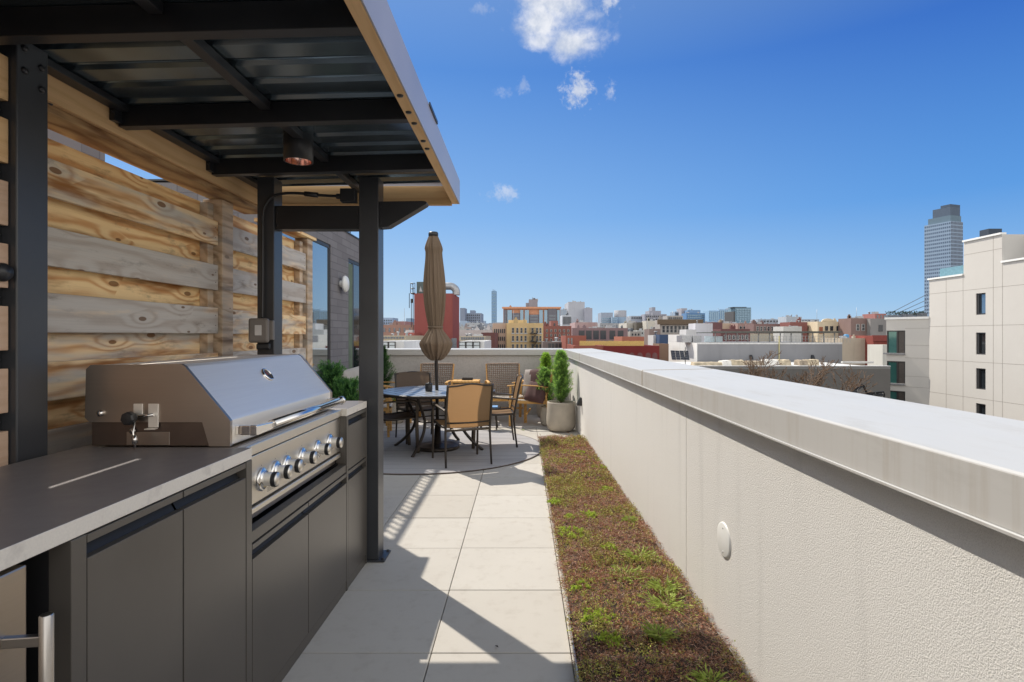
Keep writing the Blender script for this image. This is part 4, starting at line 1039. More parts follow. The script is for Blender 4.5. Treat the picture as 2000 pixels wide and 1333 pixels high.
# ================================================================== POTS AND CONIFERS
def conifer(name_label, loc, h, r, n, seed, col, pot, base_z=0.0, lean=0.0, shape='cone'):
    g_ = np.random.default_rng(seed)
    t = thing('conifer', name_label, 'plant', (loc[0], loc[1], loc[2]))
    MB().tube([(0, 0, -.05), (lean*.5, 0, h*.5), (lean, 0, h*.93)], [.012, .008, .003], 7).build('trunk', M['bark'], t)
    col = tuple(x*1.28 for x in col); nb = n//72
    s = np.clip(np.arange(nb)/nb+g_.normal(size=nb)*.02, 0, 1)**.9; ang = np.arange(nb)*2.4+g_.normal(size=nb)*.5
    if shape == 'cone': rad = r*np.minimum((1.04-s)**.62, .55+s*2.2)*(.45+.75*g_.random(nb))
    else: rad = r*np.sqrt(np.clip(1-(s*1.08-.42)**2*1.7, .08, 1))*(.6+.5*g_.random(nb))
    bz = s*h*.86+.01; rise = rad*(.75+.5*g_.random(nb))+.03*(1+s)
    tipx = rad*np.cos(ang)+lean*s; tipy = rad*np.sin(ang); tipz = bz+rise
    i = np.repeat(np.arange(nb), 72); m_ = len(i); q = .12+.88*g_.random(m_)**.8
    Pn = np.stack([lean*s[i]*(1-q)+tipx[i]*q, tipy[i]*q, bz[i]*(1-q)+tipz[i]*q], 1)+g_.normal(size=(m_, 3))*.011*(1.25-q)[:, None]
    D = np.stack([np.cos(ang[i])*.7, np.sin(ang[i])*.7, np.full(m_, .75)], 1)+g_.normal(size=(m_, 3))*.6
    L = (.024+.024*g_.random(m_))*(h/.7)**.4; Wd = np.full(m_, .0052)
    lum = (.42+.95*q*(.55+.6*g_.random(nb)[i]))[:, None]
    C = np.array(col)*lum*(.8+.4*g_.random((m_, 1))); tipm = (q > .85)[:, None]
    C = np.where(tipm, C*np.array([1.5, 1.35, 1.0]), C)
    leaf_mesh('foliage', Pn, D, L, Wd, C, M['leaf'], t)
    return t
def pot(label, x, y, prof, mat='planter_stone', soil_r=.15, soil_z=.3):
    t = thing('plant_pot', label, 'plant pot', (x, y, 0)); MB().lathe(prof, 56).build('bowl', M[mat], t)
    MB().lathe([(0, soil_z+.006), (soil_r, soil_z)], 24).build('soil', M['soil'], t); return t
def bowl(r, h, rb=.62, z0=.002):
    return [(0, z0), (r*rb, z0), (r*.74, z0+h*.02), (r*.92, z0+h*.10), (r, z0+h*.24), (r*1.0, z0+h*.45), (r*.965, z0+h*.75), (r*.945, z0+h*.965), (r*.935, z0+h), (r*.86, z0+h), (r*.85, z0+h*.93), (r*.83, z0+h*.85)]
bigp = bowl(.213, .425)
pot('large round beige planter with a tall conifer beside the parapet wall', .565, 8.28, bigp, soil_r=.185, soil_z=.385)
conifer('tallest bright green conifer growing in the large beige planter', (.565, 8.28, .38), .80, .185, 19000, 5, (.17, .30, .085), None)
pot('smaller slim beige planter tucked behind the large one', .43, 8.72, bowl(.152, .30, .6), soil_r=.13, soil_z=.27)
conifer('medium green conifer in the slim planter left of the tallest one', (.38, 8.66, .27), .62, .17, 13000, 6, (.15, .27, .08), None, lean=-.05)
pot('beige planter hidden in the far right corner of the terrace', .40, 9.62, bowl(.16, .42), soil_r=.13, soil_z=.38)
conifer('yellow green conifer in the far right corner behind the lounge chair', (.40, 9.60, .38), .72, .18, 13000, 7, (.17, .30, .045), None)
pot('dark planter in the far left corner beyond the table', -2.36, 9.55, bowl(.17, .42), 'grey_box', soil_r=.14, soil_z=.38)
conifer('tall dark green conifer against the far wall left of the umbrella', (-2.36, 9.55, .38), .86, .23, 15000, 8, (.035, .085, .030), None)
pot('grey planter beside the glass door behind the counter end', -2.10, 6.25, bowl(.19, .50), 'grey_box', soil_r=.16, soil_z=.46)
conifer('taller of the two dark bushy conifers by the glass door', (-2.10, 6.25, .45), .58, .155, 15000, 9, (.055, .14, .05), None, shape='round')
pot('low grey planter beside the door planter nearer the kitchen counter', -1.88, 6.15, bowl(.20, .40), 'grey_box', soil_r=.17, soil_z=.36)
conifer('rounder of the two dark bushy conifers by the glass door', (-1.88, 6.15, .36), .48, .175, 15000, 10, (.06, .15, .05), None, shape='round')
# yellow flowers
t = thing('flower_pot', 'pot of small yellow flowers behind the left dining chairs', 'plant', (fx(771, 9.0), 9.0, 0))
MB().lathe(bowl(.15, .36), 32).build('pot', M['planter_stone'], t)
g_ = np.random.default_rng(3); n = 900
Pn = np.stack([g_.normal(size=n)*.085, g_.normal(size=n)*.085, .36+g_.random(n)*.16], 1); D = np.stack([g_.normal(size=n)*.6, g_.normal(size=n)*.6, np.ones(n)], 1)
C = np.where(g_.random((n, 1)) < .42, np.array([.75, .50, .04]), np.array([.14, .26, .05]))*(.7+.5*g_.random((n, 1)))
leaf_mesh('flowers', Pn, D, .03+.02*g_.random(n), np.full(n, .016), C, M['leaf'], t)
#CITY#
# ================================================================== CITY
GZ = -18.5
tag(MB().add([(-6000, -300, GZ), (6000, -300, GZ), (6000, 8500, GZ), (-6000, 8500, GZ)], [(0, 1, 2, 3)]).build('ground', M['asphalt'], None, fix=False), kind='structure')
pane_mats = {'d': simple('pane_dark', (.035, .042, .055), .15, 0, .1), 'b': simple('pane_blue', (.20, .30, .40), .12, .5, .1), 'w': simple('pane_pale', (.62, .68, .72), .2, 0, .04), 'g': simple('pane_grey', (.16, .18, .21), .2, .2, .1)}
roof_m = simple('roof_grey', (.30, .30, .31), .8, 0, .15, .3); roof_w = simple('roof_white', (.68, .68, .67), .7, 0, .08, .3)
vent_m = simple('roof_metal', (.40, .41, .43), .45, .5); tar = simple('roof_tar', (.09, .09, .095), .85)

def windows(par, face, cells, pane='d', frame=None, depth=.05, y=0.0, sill=False, name='window'):
    """cells: list of (c, z, w, h) on the front face (c = x) or the left face (c = y)"""
    cache = {}; extra = MB()
    for i, (c_, z, w_, h_) in enumerate(cells):
        key = (round(w_, 2), round(h_, 2))
        if i >= 100:
            if face == 'f': extra.box(c_-w_/2, c_+w_/2, y-depth, y, z, z+h_)
            else: extra.box(y-depth, y, c_-w_/2, c_+w_/2, z, z+h_)
            continue
        if key not in cache:
            m_ = MB()
            if face == 'f': m_.box(-w_/2, w_/2, -depth, 0, 0, h_)
            else: m_.box(-depth, 0, -w_/2, w_/2, 0, h_)
            if frame:
                fw = min(.09, w_*.12); d2 = depth+.03
                fr = MB()
                for (a0, a1, b0, b1) in ((-w_/2-fw, -w_/2, -fw, h_+fw), (w_/2, w_/2+fw, -fw, h_+fw), (-w_/2, w_/2, h_, h_+fw), (-w_/2-.1 if sill else -w_/2, w_/2+.1 if sill else w_/2, -fw-(.1 if sill else 0), -.001 if not sill else 0), (-w_/2, w_/2, h_*.5-fw*.3, h_*.5+fw*.3)):
                    if face == 'f': fr.box(a0, a1, -d2, -.001, b0, b1)
                    else: fr.box(-d2, -.001, a0, a1, b0, b1)
                cache[key] = (m_.build(name, pane_mats[pane], par).data, fr.build('frame', frame, None).data)
                tmp = [o_ for o_ in bpy.data.objects if o_.data in cache[key]]
                for o_ in tmp: bpy.data.objects.remove(o_)
            else:
                cache[key] = (m_.build(name, pane_mats[pane], par).data, None)
                for o_ in [o_ for o_ in bpy.data.objects if o_.data == cache[key][0]]: bpy.data.objects.remove(o_)
        o_ = bpy.data.objects.new(name, cache[key][0]); COL.objects.link(o_); o_.parent = par
        o_.location = (c_, y, z) if face == 'f' else (y, c_, z)
        if cache[key][1]:
            q_ = bpy.data.objects.new('frame', cache[key][1]); COL.objects.link(q_); q_.parent = o_
    if extra.v:
        e_ = extra.build('window_rows', pane_mats[pane], par); e_['kind'] = 'stuff'

def bld(label, u0, u1, vt, Y, d, col, haze=0.0, kind='plain', us=(), vs=(), wpx=6, pane='d', frame=None, left=None, roof=None, cat='building', name='building', group=None, rim=.35, sill=False, cornice=None, vents=0, base=None):
    if u0 > 1240 and Y > 60: d = min(d, Y*.03+1) if 'party' not in label else 6
    x0, x1, zt = fx(u0, Y), fx(u1, Y), fz(vt, Y); cx_ = (x0+x1)/2; zb = GZ if base is None else base
    t = thing(name, label, cat, (cx_, Y, zb), group=group); hw = (x1-x0)/2; ht = zt-zb
    wall = city(col, kind, haze)
    k_ = Y/F   # metres per pixel
    m_ = MB(); m_.box(-hw, hw, 0, d, 0, ht-rim); 
    th = min(.3, hw*.2)
    m_.box(-hw, hw, 0, th, ht-rim, ht).box(-hw, hw, d-th, d, ht-rim, ht).box(-hw, -hw+th, th, d-th, ht-rim, ht).box(hw-th, hw, th, d-th, ht-rim, ht)
    m_.build('wall', wall, t)
    bx('roof', roof or city((.35, .35, .36), 'plain', haze), t, -hw+th, hw-th, th, d-th, ht-rim+.003, ht-rim+.06)
    if cornice:
        MB().box(-hw-cornice[0], hw+cornice[0], -cornice[0], 0-.002, ht-cornice[1], ht+.05).build('cornice', cornice[2], t)
    if us and vs:
        cells = []
        for (a, b_) in vs:
            for u in us: cells.append((fx(u, Y)-cx_, fz(b_, Y)-zb, wpx*k_, (b_-a)*k_))
        windows(t, 'f', cells, pane, frame, depth=.06 if Y < 200 else .4, sill=sill)
    if left:   # (n, vrows, width_m, pane)
        n_, rows, wm, pn = left; cells = []
        for (a, b_) in rows:
            for i in range(n_): cells.append((d*(i+.5)/n_, fz(b_, Y)-zb, wm, (b_-a)*k_))
        windows(t, 'l', cells, pn, frame, depth=.06 if Y < 200 else .4, y=-hw, sill=sill)
    rs = random.Random(int(u0*7+vt))
    if 60 < Y < 350 and hw > 1.5:
        for i in range(rs.randint(1, 3)):
            a = rs.uniform(-hw*.9, hw*.9); hh = rs.uniform(.4, 1.2)*(Y/110)**.5; cw = rs.uniform(.15, .35)*(Y/110)**.3
            MB().box(a-cw, a+cw, d*.3, d*.3+cw*2, ht-rim+.06, ht+hh*.6).box(a-cw*.5, a+cw*.5, d*.3+cw*.4, d*.3+cw*1.4, ht+hh*.6, ht+hh*.6+.25).build('chimney', city(tuple(x*.8 for x in col), 'brick', haze), t)
        if rs.random() < .45:
            a = rs.uniform(-hw*.8, hw*.8); MB().tube([(a, d*.5, ht-rim), (a, d*.5, ht+rs.uniform(1.0, 2.6))], .03*(Y/100), 4).build('antenna', vent_m, t)
    for i in range(vents):
        a = rs.uniform(-hw*.8, hw*.6); b_ = rs.uniform(.15, .7)*d; sx_ = rs.uniform(.5, 1.3)*(Y/110)**.5; hh = rs.uniform(.3, .9)*(Y/110)**.4
        if rs.random() < .5: MB().box(a, a+sx_, b_, b_+sx_, ht-rim+.06, ht-rim+.06+hh).build('rooftop_unit', vent_m, t)
        else: MB().lathe([(.15*sx_, 0), (.15*sx_, hh), (.25*sx_, hh), (.25*sx_, hh*1.15), (0, hh*1.2)], 10, (a, b_, ht-rim+.06)).build('vent_pipe', vent_m, t)
    return t, cx_, zb, ht, hw
def gp(a, b, n): return [a+(b-a)*(i+.5)/n for i in range(n)]

wf = simple('pale_frame', (.55, .55, .54), .6)
# ---- left of the umbrella
bld('terracotta brick block with arched openings beyond the left end of the far parapet', 741, 807, 635, 75, 12, (.46, .22, .13), .10, 'brick', gp(746, 805, 6), [(641, 649)], 3, 'g')
bld('small red brick bulkhead on top of the terracotta block', 770, 792, 628, 86, 6, (.42, .16, .12), .12, 'brick')
bld('low white rendered building with black framed glass door left of the red tower', 735, 789, 667, 34, 8, (.78, .78, .78), .0, 'plain', [752, 766], [(669, 681)], 11, 'w', M['win_frame'], roof=roof_w)
bld('low tan parapeted building behind the white one at the left', 735, 792, 656, 44, 8, (.58, .48, .32), .03, 'brick', gp(740, 790, 9), [(658, 662)], 4, 'g', roof=roof_w, vents=4)
bld('white painted roof room beside the red tower', 792, 808, 645, 66, 4, (.8, .8, .8), .0)
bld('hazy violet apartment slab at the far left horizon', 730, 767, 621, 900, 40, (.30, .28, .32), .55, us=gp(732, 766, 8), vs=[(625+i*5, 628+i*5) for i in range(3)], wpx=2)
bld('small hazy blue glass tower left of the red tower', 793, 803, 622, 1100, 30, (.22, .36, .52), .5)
t, cx_, zb, ht, hw = bld('dark red brick tower with rooftop ducts behind the umbrella', 809, 884, 573.5, 55, 5.8, (.33, .065, .05), .02, 'plain', rim=.1, roof=tar)
k_ = 55/F
def rel(u, v, Y=55): return fx(u, Y)-cx_, fz(v, Y)-zb
a0 = rel(810, 572)[0]; a1 = rel(834, 572)[0]; z0 = ht; z1 = rel(0, 549)[1]
co_ = MB().box(a0, a1, 1.0, 4.5, z0+.05, z1).build('cooling_unit', simple('unit_dark', (.09, .12, .12), .6), t)
for i in range(3):
    xx = a0+.25+i*.35; MB().prism([(xx, z0+.25), (xx+.30, z0+.25), (xx+.15, z0+.8)], 'y', .985, .999).build('louvre', vent_m, co_)
dxa, dza = rel(872, 570)[0], z1-.15
MB().tube(cat_pts([(a1, 2.5, dza-.2), (dxa-.4, 2.5, dza-.15), (dxa+.25, 2.5, dza-.2), (dxa+.62, 2.5, dza-.55), (dxa+.65, 2.5, z0)], 5), .38, 14).build('duct', vent_m, t)
cg = MB(); l0 = rel(801, 572)[0]; 
for zz in (z0+.05, z0+.5, z0+1.0): cg.tube([(l0, .2, zz), (a0, .2, zz)], .03, 5).tube([(l0, .2, zz), (l0, 1.6, zz)], .03, 5)
for xx in (l0, (l0+a0)/2, a0-.02): cg.tube([(xx, .2, z0+.05), (xx, .2, z0+1.0)], .03, 5)
cg.box(l0, a0, .2, 1.6, z0-.02, z0+.03); cg.build('catwalk', M['black_steel'], t)
an = MB()
for (u, va, vb) in ((799, 573, 602), (803, 585, 640), (806.5, 560, 650)): x_, _ = rel(u, 0); an.tube([(x_, .1, rel(0, vb)[1]), (x_, .1, rel(0, va)[1])], .035, 5)
an.box(rel(802, 0)[0], rel(806, 0)[0], 0, .2, rel(0, 592)[1], rel(0, 584)[1]); an.build('antenna', M['black_steel'], t)
wn = rel(882, 660); MB().box(wn[0], wn[0]+10*k_, -.06, -.002, rel(0, 681)[1], rel(0, 661)[1]).build('window', pane_mats['g'], t)
bld('lower red brick wing at the foot of the dark red tower', 790, 809.5, 650, 52, 8, (.44, .10, .075), .02, 'brick')
bld('white building with black framed glass doors right of the red tower', 898, 946, 667, 36, 8, (.78, .78, .78), .0, 'plain', [903, 917, 931], [(669, 681)], 11, 'w', M['win_frame'], roof=roof_w)
bld('tan parapet roof with guard rail behind the right white building', 897, 948, 657, 46, 8, (.55, .46, .32), .05, 'brick', gp(900, 946, 10), [(659, 664)], 3.4, 'g', roof=roof_w, vents=3)
bld('white roofed terrace with pink vents farther back right of the red tower', 897, 960, 645, 90, 14, (.62, .56, .54), .1, 'plain', roof=roof_w, vents=7)
bld('dark red low shed left of the yellow building', 940, 967, 650, 62, 10, (.25, .09, .07), .05, 'brick', roof=tar)
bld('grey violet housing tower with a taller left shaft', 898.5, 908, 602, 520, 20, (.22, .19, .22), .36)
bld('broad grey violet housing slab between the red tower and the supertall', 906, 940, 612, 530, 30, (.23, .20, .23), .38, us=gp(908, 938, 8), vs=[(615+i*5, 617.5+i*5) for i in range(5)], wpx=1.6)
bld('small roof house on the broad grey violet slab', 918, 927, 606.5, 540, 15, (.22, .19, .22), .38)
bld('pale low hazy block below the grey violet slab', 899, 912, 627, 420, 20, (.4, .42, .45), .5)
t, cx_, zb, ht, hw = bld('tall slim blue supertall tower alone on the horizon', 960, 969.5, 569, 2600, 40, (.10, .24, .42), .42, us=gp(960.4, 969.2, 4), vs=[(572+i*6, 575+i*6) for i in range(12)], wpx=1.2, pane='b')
MB().box(-hw*.5, -hw*.2, 0, 8, ht, ht+8).box(hw*.2, hw*.5, 0, 8, ht, ht+6).build('crown', city((.2, .3, .4), 'plain', .5), t)
# ---- centre
t, cx_, zb, ht, hw = bld('yellow four storey apartment building with black fire escape', 989, 1061, 631.5, 70, 11, (.74, .52, .22), .0, 'plain', [1002, 1010.5, 1018.5, 1026.5, 1040, 1049, 1055.5], [(641, 651), (656.5, 666.5), (673, 683)], 3.6, 'd', wf, left=None, vents=2, sill=True)
k_ = 70/F
fe = MB()
for zz in (651.5, 667.5, 683.5):
    z = fz(zz, 70)-zb; xa, xb = fx(1034, 70)-cx_, fx(1050, 70)-cx_
    fe.box(xa, xb, -.9, -.08, z, z+.06)
    for s_i in range(9): xx = xa+(xb-xa)*s_i/8; fe.box(xx-.015, xx+.015, -.9, -.87, z+.06, z+.62)
    fe.box(xa, xb, -.9, -.87, z+.6, z+.64)
for (za, zb_) in ((651.5, 667.5), (667.5, 683.5)):
    fe.bar((fx(1036, 70)-cx_, -.5, fz(zb_, 70)-zb), (fx(1048, 70)-cx_, -.5, fz(za, 70)-zb), .3, .08)
fe.build('fire_escape', M['black_steel'], t)
bld('pale peach brick side building joined left of the yellow apartments', 962, 988.6, 632, 70.5, 11, (.66, .46, .33), .02, 'brick', gp(964, 987, 6), [(643, 651), (658, 666), (673, 681)], 2.1, 'd', None)
bld('bright yellow rooftop room on the yellow apartments', 993, 1029, 625.5, 75, 4, (.85, .58, .22), .0, rim=.05)
t, cx_, zb, ht, hw = bld('apartment block with orange panels and dark window bays', 983, 1094, 600, 190, 20, (.72, .27, .08), .10, 'plain', rim=.3)
k_ = 190/F
def relc(u): return fx(u, 190)-cx_
for (ua, ub) in ((991, 1000), (1016, 1022), (1025, 1033), (1053, 1060), (1063, 1069), (1088, 1093)):
    MB().box(relc(ua), relc(ub), -.5, -.003, fz(633, 190)-zb, fz(606, 190)-zb).build('window_bay', pane_mats['b'], t)
for (ua, ub, va) in ((1001, 1015, 612), (1034, 1052, 615), (1070, 1087, 602), (984, 990, 606)):
    q_ = MB().box(relc(ua), relc(ub), -.7, -.004, fz(634, 190)-zb, fz(va, 190)-zb).build('dark_bay', city((.16, .13, .13), 'brick', .15), t)
    for vv in (616, 622, 628): MB().box(relc(ua)+.3, relc(ub)-.3, -.75, -.702, fz(vv+3, 190)-zb, fz(vv, 190)-zb).build('pane', pane_mats['g'], q_)
MB().box(-hw-.4, hw+.3, -.9, 0-.005, ht-.6, ht).build('cornice', city((.78, .30, .09), 'plain', .08), t)
bld('brown grey central shaft rising above the orange apartment block', 1033, 1050, 585, 196, 10, (.30, .22, .20), .18, vents=3)
bld('shorter brown shoulder left of the central shaft', 1027, 1034, 592, 198, 8, (.34, .26, .24), .18)
bld('red brick tenement with small windows right of the yellow apartments', 1061, 1116, 637, 84, 14, (.34, .11, .075), .04, 'brick', gp(1064, 1114, 6), [(644, 649), (653, 658), (662, 667)], 3, 'd', wf, vents=3)
bld('taller red brick stair bulkhead behind the red tenement', 1076, 1090, 627, 92, 6, (.38, .12, .08), .05, 'brick', [1083], [(632, 638)], 3)
bld('grey roofed shed row with dark openings under the red tenement', 1060, 1106, 668, 64, 8, (.26, .22, .21), .0, 'plain', gp(1070, 1104, 5), [(671, 680)], 5, 'd', roof=roof_w, vents=5)
bld('white striped industrial block left of the tall pale grey tower', 1098, 1116, 616, 300, 18, (.62, .63, .66), .2, us=gp(1099, 1116, 7), vs=[(619, 634)], wpx=1.0)
bld('small grey hazy house by the orange block right end', 1093, 1107, 606, 330, 18, (.35, .36, .38), .35, vents=2)
bld('tall pale grey windowless tower in the middle of the skyline', 1110, 1142, 590, 330, 30, (.50, .49, .52), .14, vents=4)
bld('lower lilac grey wing on the right of the pale grey tower', 1141.5, 1157, 602, 326, 30, (.40, .38, .43), .14, vents=2)
bld('pinkish rendered block in front of the pale grey tower', 1123, 1167, 630, 130, 14, (.50, .30, .27), .1, vents=3)
bld('violet brown terrace block with long dark glass strip', 1118, 1226, 641, 105, 14, (.34, .20, .20), .06, 'brick', [1136, 1150, 1164, 1178, 1196, 1212], [(646, 663)], 11, 'd', vents=4)
bld('twin pair hazy tan and glass tower, left one', 1174, 1197, 611, 700, 30, (.34, .32, .33), .35, us=gp(1175, 1196, 7), vs=[(621+i*4, 623.2+i*4) for i in range(5)], wpx=2, pane='b')
t, cx_, zb, ht, hw = bld('wider hazy glass block between the twin towers', 1195, 1206, 620, 690, 30, (.30, .38, .46), .4, us=gp(1196, 1205, 4), vs=[(622+i*4, 624.2+i*4) for i in range(5)], wpx=1.8, pane='b')
t = thing('building', 'round hazy tan tower right of the twin pair', 'building', (fx(1211.5, 710), 710, GZ))
MB().lathe([(7.5, 0), (7.5, fz(620, 710)-GZ)], 24).build('glass_shaft', city((.30, .40, .50), 'plain', .35), t)
MB().lathe([(7.6, fz(620, 710)-GZ+.1), (7.6, fz(607, 710)-GZ), (0, fz(607, 710)-GZ)], 24).build('crown', city((.45, .38, .34), 'plain', .3), t)
t, cx_, zb, ht, hw = bld('small bright red brick front with two tall slit windows', 1105, 1145, 656, 58, 7, (.42, .12, .08), .0, 'brick', [1110.5, 1116.5], [(661, 680)], 2.4, 'g', wf)
t, cx_, zb, ht, hw = bld('long dark maroon brick building with arched blind windows', 1179, 1288, 676, 50, 12, (.20, .035, .035), .0, 'brick', [], [], roof=tar)
for u in (1218, 1234, 1250, 1266, 1279):
    x_ = fx(u, 50)-cx_; z_ = fz(694, 50)-zb; pts_ = [(x_+.22*math.cos(a_), z_+.22*math.sin(a_)) for a_ in np.linspace(0, math.pi, 9)]
    MB().prism(pts_+[(x_-.22, z_-.8), (x_+.22, z_-.8)], 'y', -.02, -.002).build('arch', simple('arch_grey', (.16, .07, .07), .8), t)
tw, cx2, zb2, ht2, hw2 = bld('orange red brick corner building in front of the violet block', 1120, 1179, 675.5, 50.2, 10, (.38, .105, .07), .0, 'brick', roof=tar)
t = thing('roof_railing', 'yellow bamboo screen railing along the maroon roof', 'railing', (0, 54, fz(675, 54)))
yb_ = simple('bamboo', (.68, .47, .16), .8, 0, .2, 40)
rm = MB(); xa, xb = fx(1132, 54), fx(1258, 54)
n_ = 90
for i in range(n_): xx = xa+(xb-xa)*i/n_; rm.box(xx, xx+(xb-xa)/n_*.82, -.02, .02, -.1, .42+random.uniform(-.02, .02))
rm.build('screen', yb_, t)
bld('bright orange brick roof room beyond the yellow railing', 1215, 1258, 658, 68, 6, (.52, .17, .10), .0, 'brick', roof=roof_w)
# ---- right of centre
bld('cream rendered building end at the skyline centre right', 1224, 1244, 631, 170, 14, (.58, .52, .42), .1, vents=2)
bld('dark brown slab between two cream gables', 1243, 1263, 630, 165, 12, (.13, .105, .075), .06)
bld('cream gable wall right of the dark brown slab', 1262, 1290, 627, 160, 14, (.62, .56, .45), .08, vents=2)
bld('brown brick side wall under the cream gable', 1268, 1290, 643, 95, 10, (.30, .21, .18), .04, 'brick')
bld('pale grey metal clad roof house with round vent', 1276, 1289, 655, 76, 6, (.62, .63, .64), .0, vents=1)
bld('dark blue glazed corner house behind the grey roof house', 1288, 1305, 654, 74, 6, (.07, .11, .20), .0)
bld('small brown brick building with round fan in its wall', 1287, 1306, 672, 62, 6, (.33, .20, .13), .0, 'brick')
t, cx_, zb, ht, hw = bld('old grey stone loft with heavy dark cornice and tall windows', 1289, 1366, 625, 120, 16, (.45, .40, .36), .05, 'plain', gp(1292, 1362, 9), [(637, 650)], 5, 'd', wf, cornice=(.6, 1.0, simple('cornice_brown', (.15, .11, .075), .8)))
bld('stepped hazy brick tower group with a small peak', 1259, 1302, 614, 420, 24, (.34, .28, .28), .28, us=gp(1261, 1300, 10), vs=[(617, 620), (623, 626)], wpx=1.6)
bld('middle tier of the hazy stepped brick tower', 1268, 1291, 607.5, 425, 16, (.34, .28, .28), .28)
bld('top tier of the hazy stepped brick tower', 1273.5, 1280, 600.5, 428, 10, (.30, .25, .25), .28)
bld('grey low skyline block left of the stepped tower', 1232, 1256, 617.5, 430, 20, (.36, .34, .34), .3, us=gp(1233, 1255, 6), vs=[(620, 623)], wpx=2)
bld('tan tower with plant room at the blue glass block', 1331, 1342, 602.5, 500, 18, (.42, .33, .30), .3)
bld('grey blue terraced block left of the blue glass building', 1318, 1336, 609, 510, 18, (.26, .32, .40), .4, us=gp(1319, 1335, 5), vs=[(612, 615), (618, 621)], wpx=2)
bld('wide tan brick block under the blue glass building', 1303, 1334, 617, 380, 20, (.45, .38, .30), .2, us=gp(1305, 1332, 7), vs=[(620, 624)], wpx=2)
bld('deep blue glass building with stepped roof', 1341, 1377, 612, 480, 24, (.05, .20, .46), .2, us=gp(1342, 1376, 9), vs=[(615+i*4, 617.4+i*4) for i in range(4)], wpx=2.6, pane='b', vents=4)
bld('upper step of the deep blue glass building', 1343, 1368, 606, 490, 14, (.10, .24, .46), .28, vents=3)
bld('pale blue glass tower pair left half', 1384.5, 1405, 607, 560, 24, (.22, .45, .70), .42, us=gp(1385, 1404, 5), vs=[(609, 626)], wpx=2.2, pane='b')
bld('pale blue glass tower pair right half', 1404.5, 1425, 604.5, 565, 24, (.26, .47, .70), .45, us=gp(1405, 1424, 5), vs=[(607, 626)], wpx=2.2, pane='b', vents=3)
t, cx_, zb, ht, hw = bld('teal glass cube tower with thin roof overhang', 1436, 1467, 601, 440, 26, (.15, .28, .33), .28, us=gp(1438, 1466, 9), vs=[(604+i*3.4, 606.4+i*3.4) for i in range(7)], wpx=2.4, pane='b', vents=2)
MB().box(-hw-1.2, -hw-.02, .0, 20, 2, ht-3).build('dark_fin', tar, t); MB().box(-hw-2, hw*.4, -.5, 10, ht+.02, ht+.4).build('roof_slab', tar, t)
bld('white lilac rendered block with curved roof light', 1358, 1392, 632, 88, 8, (.66, .66, .72), .0, vents=1)
bld('lower white rendered annex beside the lilac block', 1340, 1360, 644, 86, 8, (.70, .70, .72), .0)
bld('dark plum brick side wall right of the white lilac block', 1390, 1411, 630, 98, 10, (.20, .10, .10), .03, 'brick')
bld('tan stucco building end in the row behind the canopy', 1409, 1443, 632, 120, 12, (.58, .42, .28), .06, vents=2)
bld('pink brick row house with square windows', 1441, 1472, 632, 116, 12, (.46, .27, .22), .05, 'brick', gp(1443, 1471, 4), [(638, 646)], 3.4, 'd', wf, vents=1)
bld('long brown brick row with many windows behind the canopy', 1472, 1542, 633, 110, 14, (.29, .16, .14), .05, 'brick', gp(1476, 1540, 9), [(638.5, 646.5)], 3.6, 'd', wf, vents=3)
bld('maroon brick house behind the canopy left end', 1408, 1465, 643, 90, 10, (.22, .09, .085), .02, 'brick', gp(1412, 1462, 6), [(655, 663)], 4, 'd', wf)
bld('pale stone low building seen under the roof canopy', 1465, 1560, 652, 96, 10, (.60, .53, .40), .02, 'brick', [], [], vents=2)
bld('small red brick house with flat roof right of the brown row', 1543, 1577, 629.5, 105, 10, (.32, .10, .075), .04, 'brick', roof=roof_w, vents=2)
bld('pale grey rendered block in front of the small red house', 1530, 1566, 638, 92, 6, (.60, .60, .58), .0, roof=roof_w, vents=2)
bld('white rendered block between the red and the cream house', 1576, 1596, 628, 122, 12, (.62, .62, .58), .06, vents=1)
t, cx_, zb, ht, hw = bld('cream house with curved parapet and three windows', 1597, 1644, 628.5, 102, 12, (.78, .64, .42), .02, 'plain', [1614, 1624, 1636.5], [(638, 646)], 4.6, 'd', M['win_frame'])
ped = [(hw*.5*math.cos(a_), .55*math.sin(a_)) for a_ in np.linspace(0, math.pi, 13)]
MB().prism([(x_-hw*.15, ht+z_) for x_, z_ in ped], 'y', -.05, .25).build('pediment', city((.78, .64, .42)), t)
MB().box(fx(1600, 102)-cx_, fx(1607, 102)-cx_, -.05, -.002, fz(652, 102)-zb, fz(639, 102)-zb).build('door', simple('rust', (.35, .12, .06), .7), t)
bld('slate dark side wall right of the cream house', 1644, 1662, 629, 104, 12, (.12, .14, .18), .03)
bld('mottled brown brick house with arched windows', 1662, 1700, 622, 98, 12, (.31, .19, .16), .03, 'brick', [1675, 1685.5], [(634, 646)], 5, 'd', wf, vents=2)
bld('grey stucco side wall with one window right of the brown house', 1700, 1731, 622.5, 97, 12, (.30, .28, .27), .03, 'plain', [1720], [(635, 648)], 8, 'd')
bld('long hazy skyline roof row behind the brown brick row', 1480, 1600, 624, 380, 25, (.40, .40, .42), .35, us=gp(1484, 1596, 18), vs=[(626.5, 629.5)], wpx=3, vents=8)
bld('domed grey roof building on the right horizon', 1536, 1566, 619, 300, 15, (.50, .52, .55), .25, vents=6)
bld('hazy low horizon blocks between the teal cube and the domed roof', 1425, 1500, 627, 600, 25, (.35, .38, .44), .4, vents=6)
bld('red and white roof sheds at the foot of the bridge', 1709, 1731, 613, 140, 12, (.45, .16, .13), .05, 'plain', [1714, 1721, 1727], [(616, 622)], 3, 'g', vents=3)
bld('dark green deck house under the bridge cables', 1726, 1745, 617, 150, 12, (.09, .13, .13), .05, vents=2)
bld('grey blue skyline sheds between the blue towers', 1375, 1440, 629, 520, 20, (.33, .36, .40), .35, vents=7)
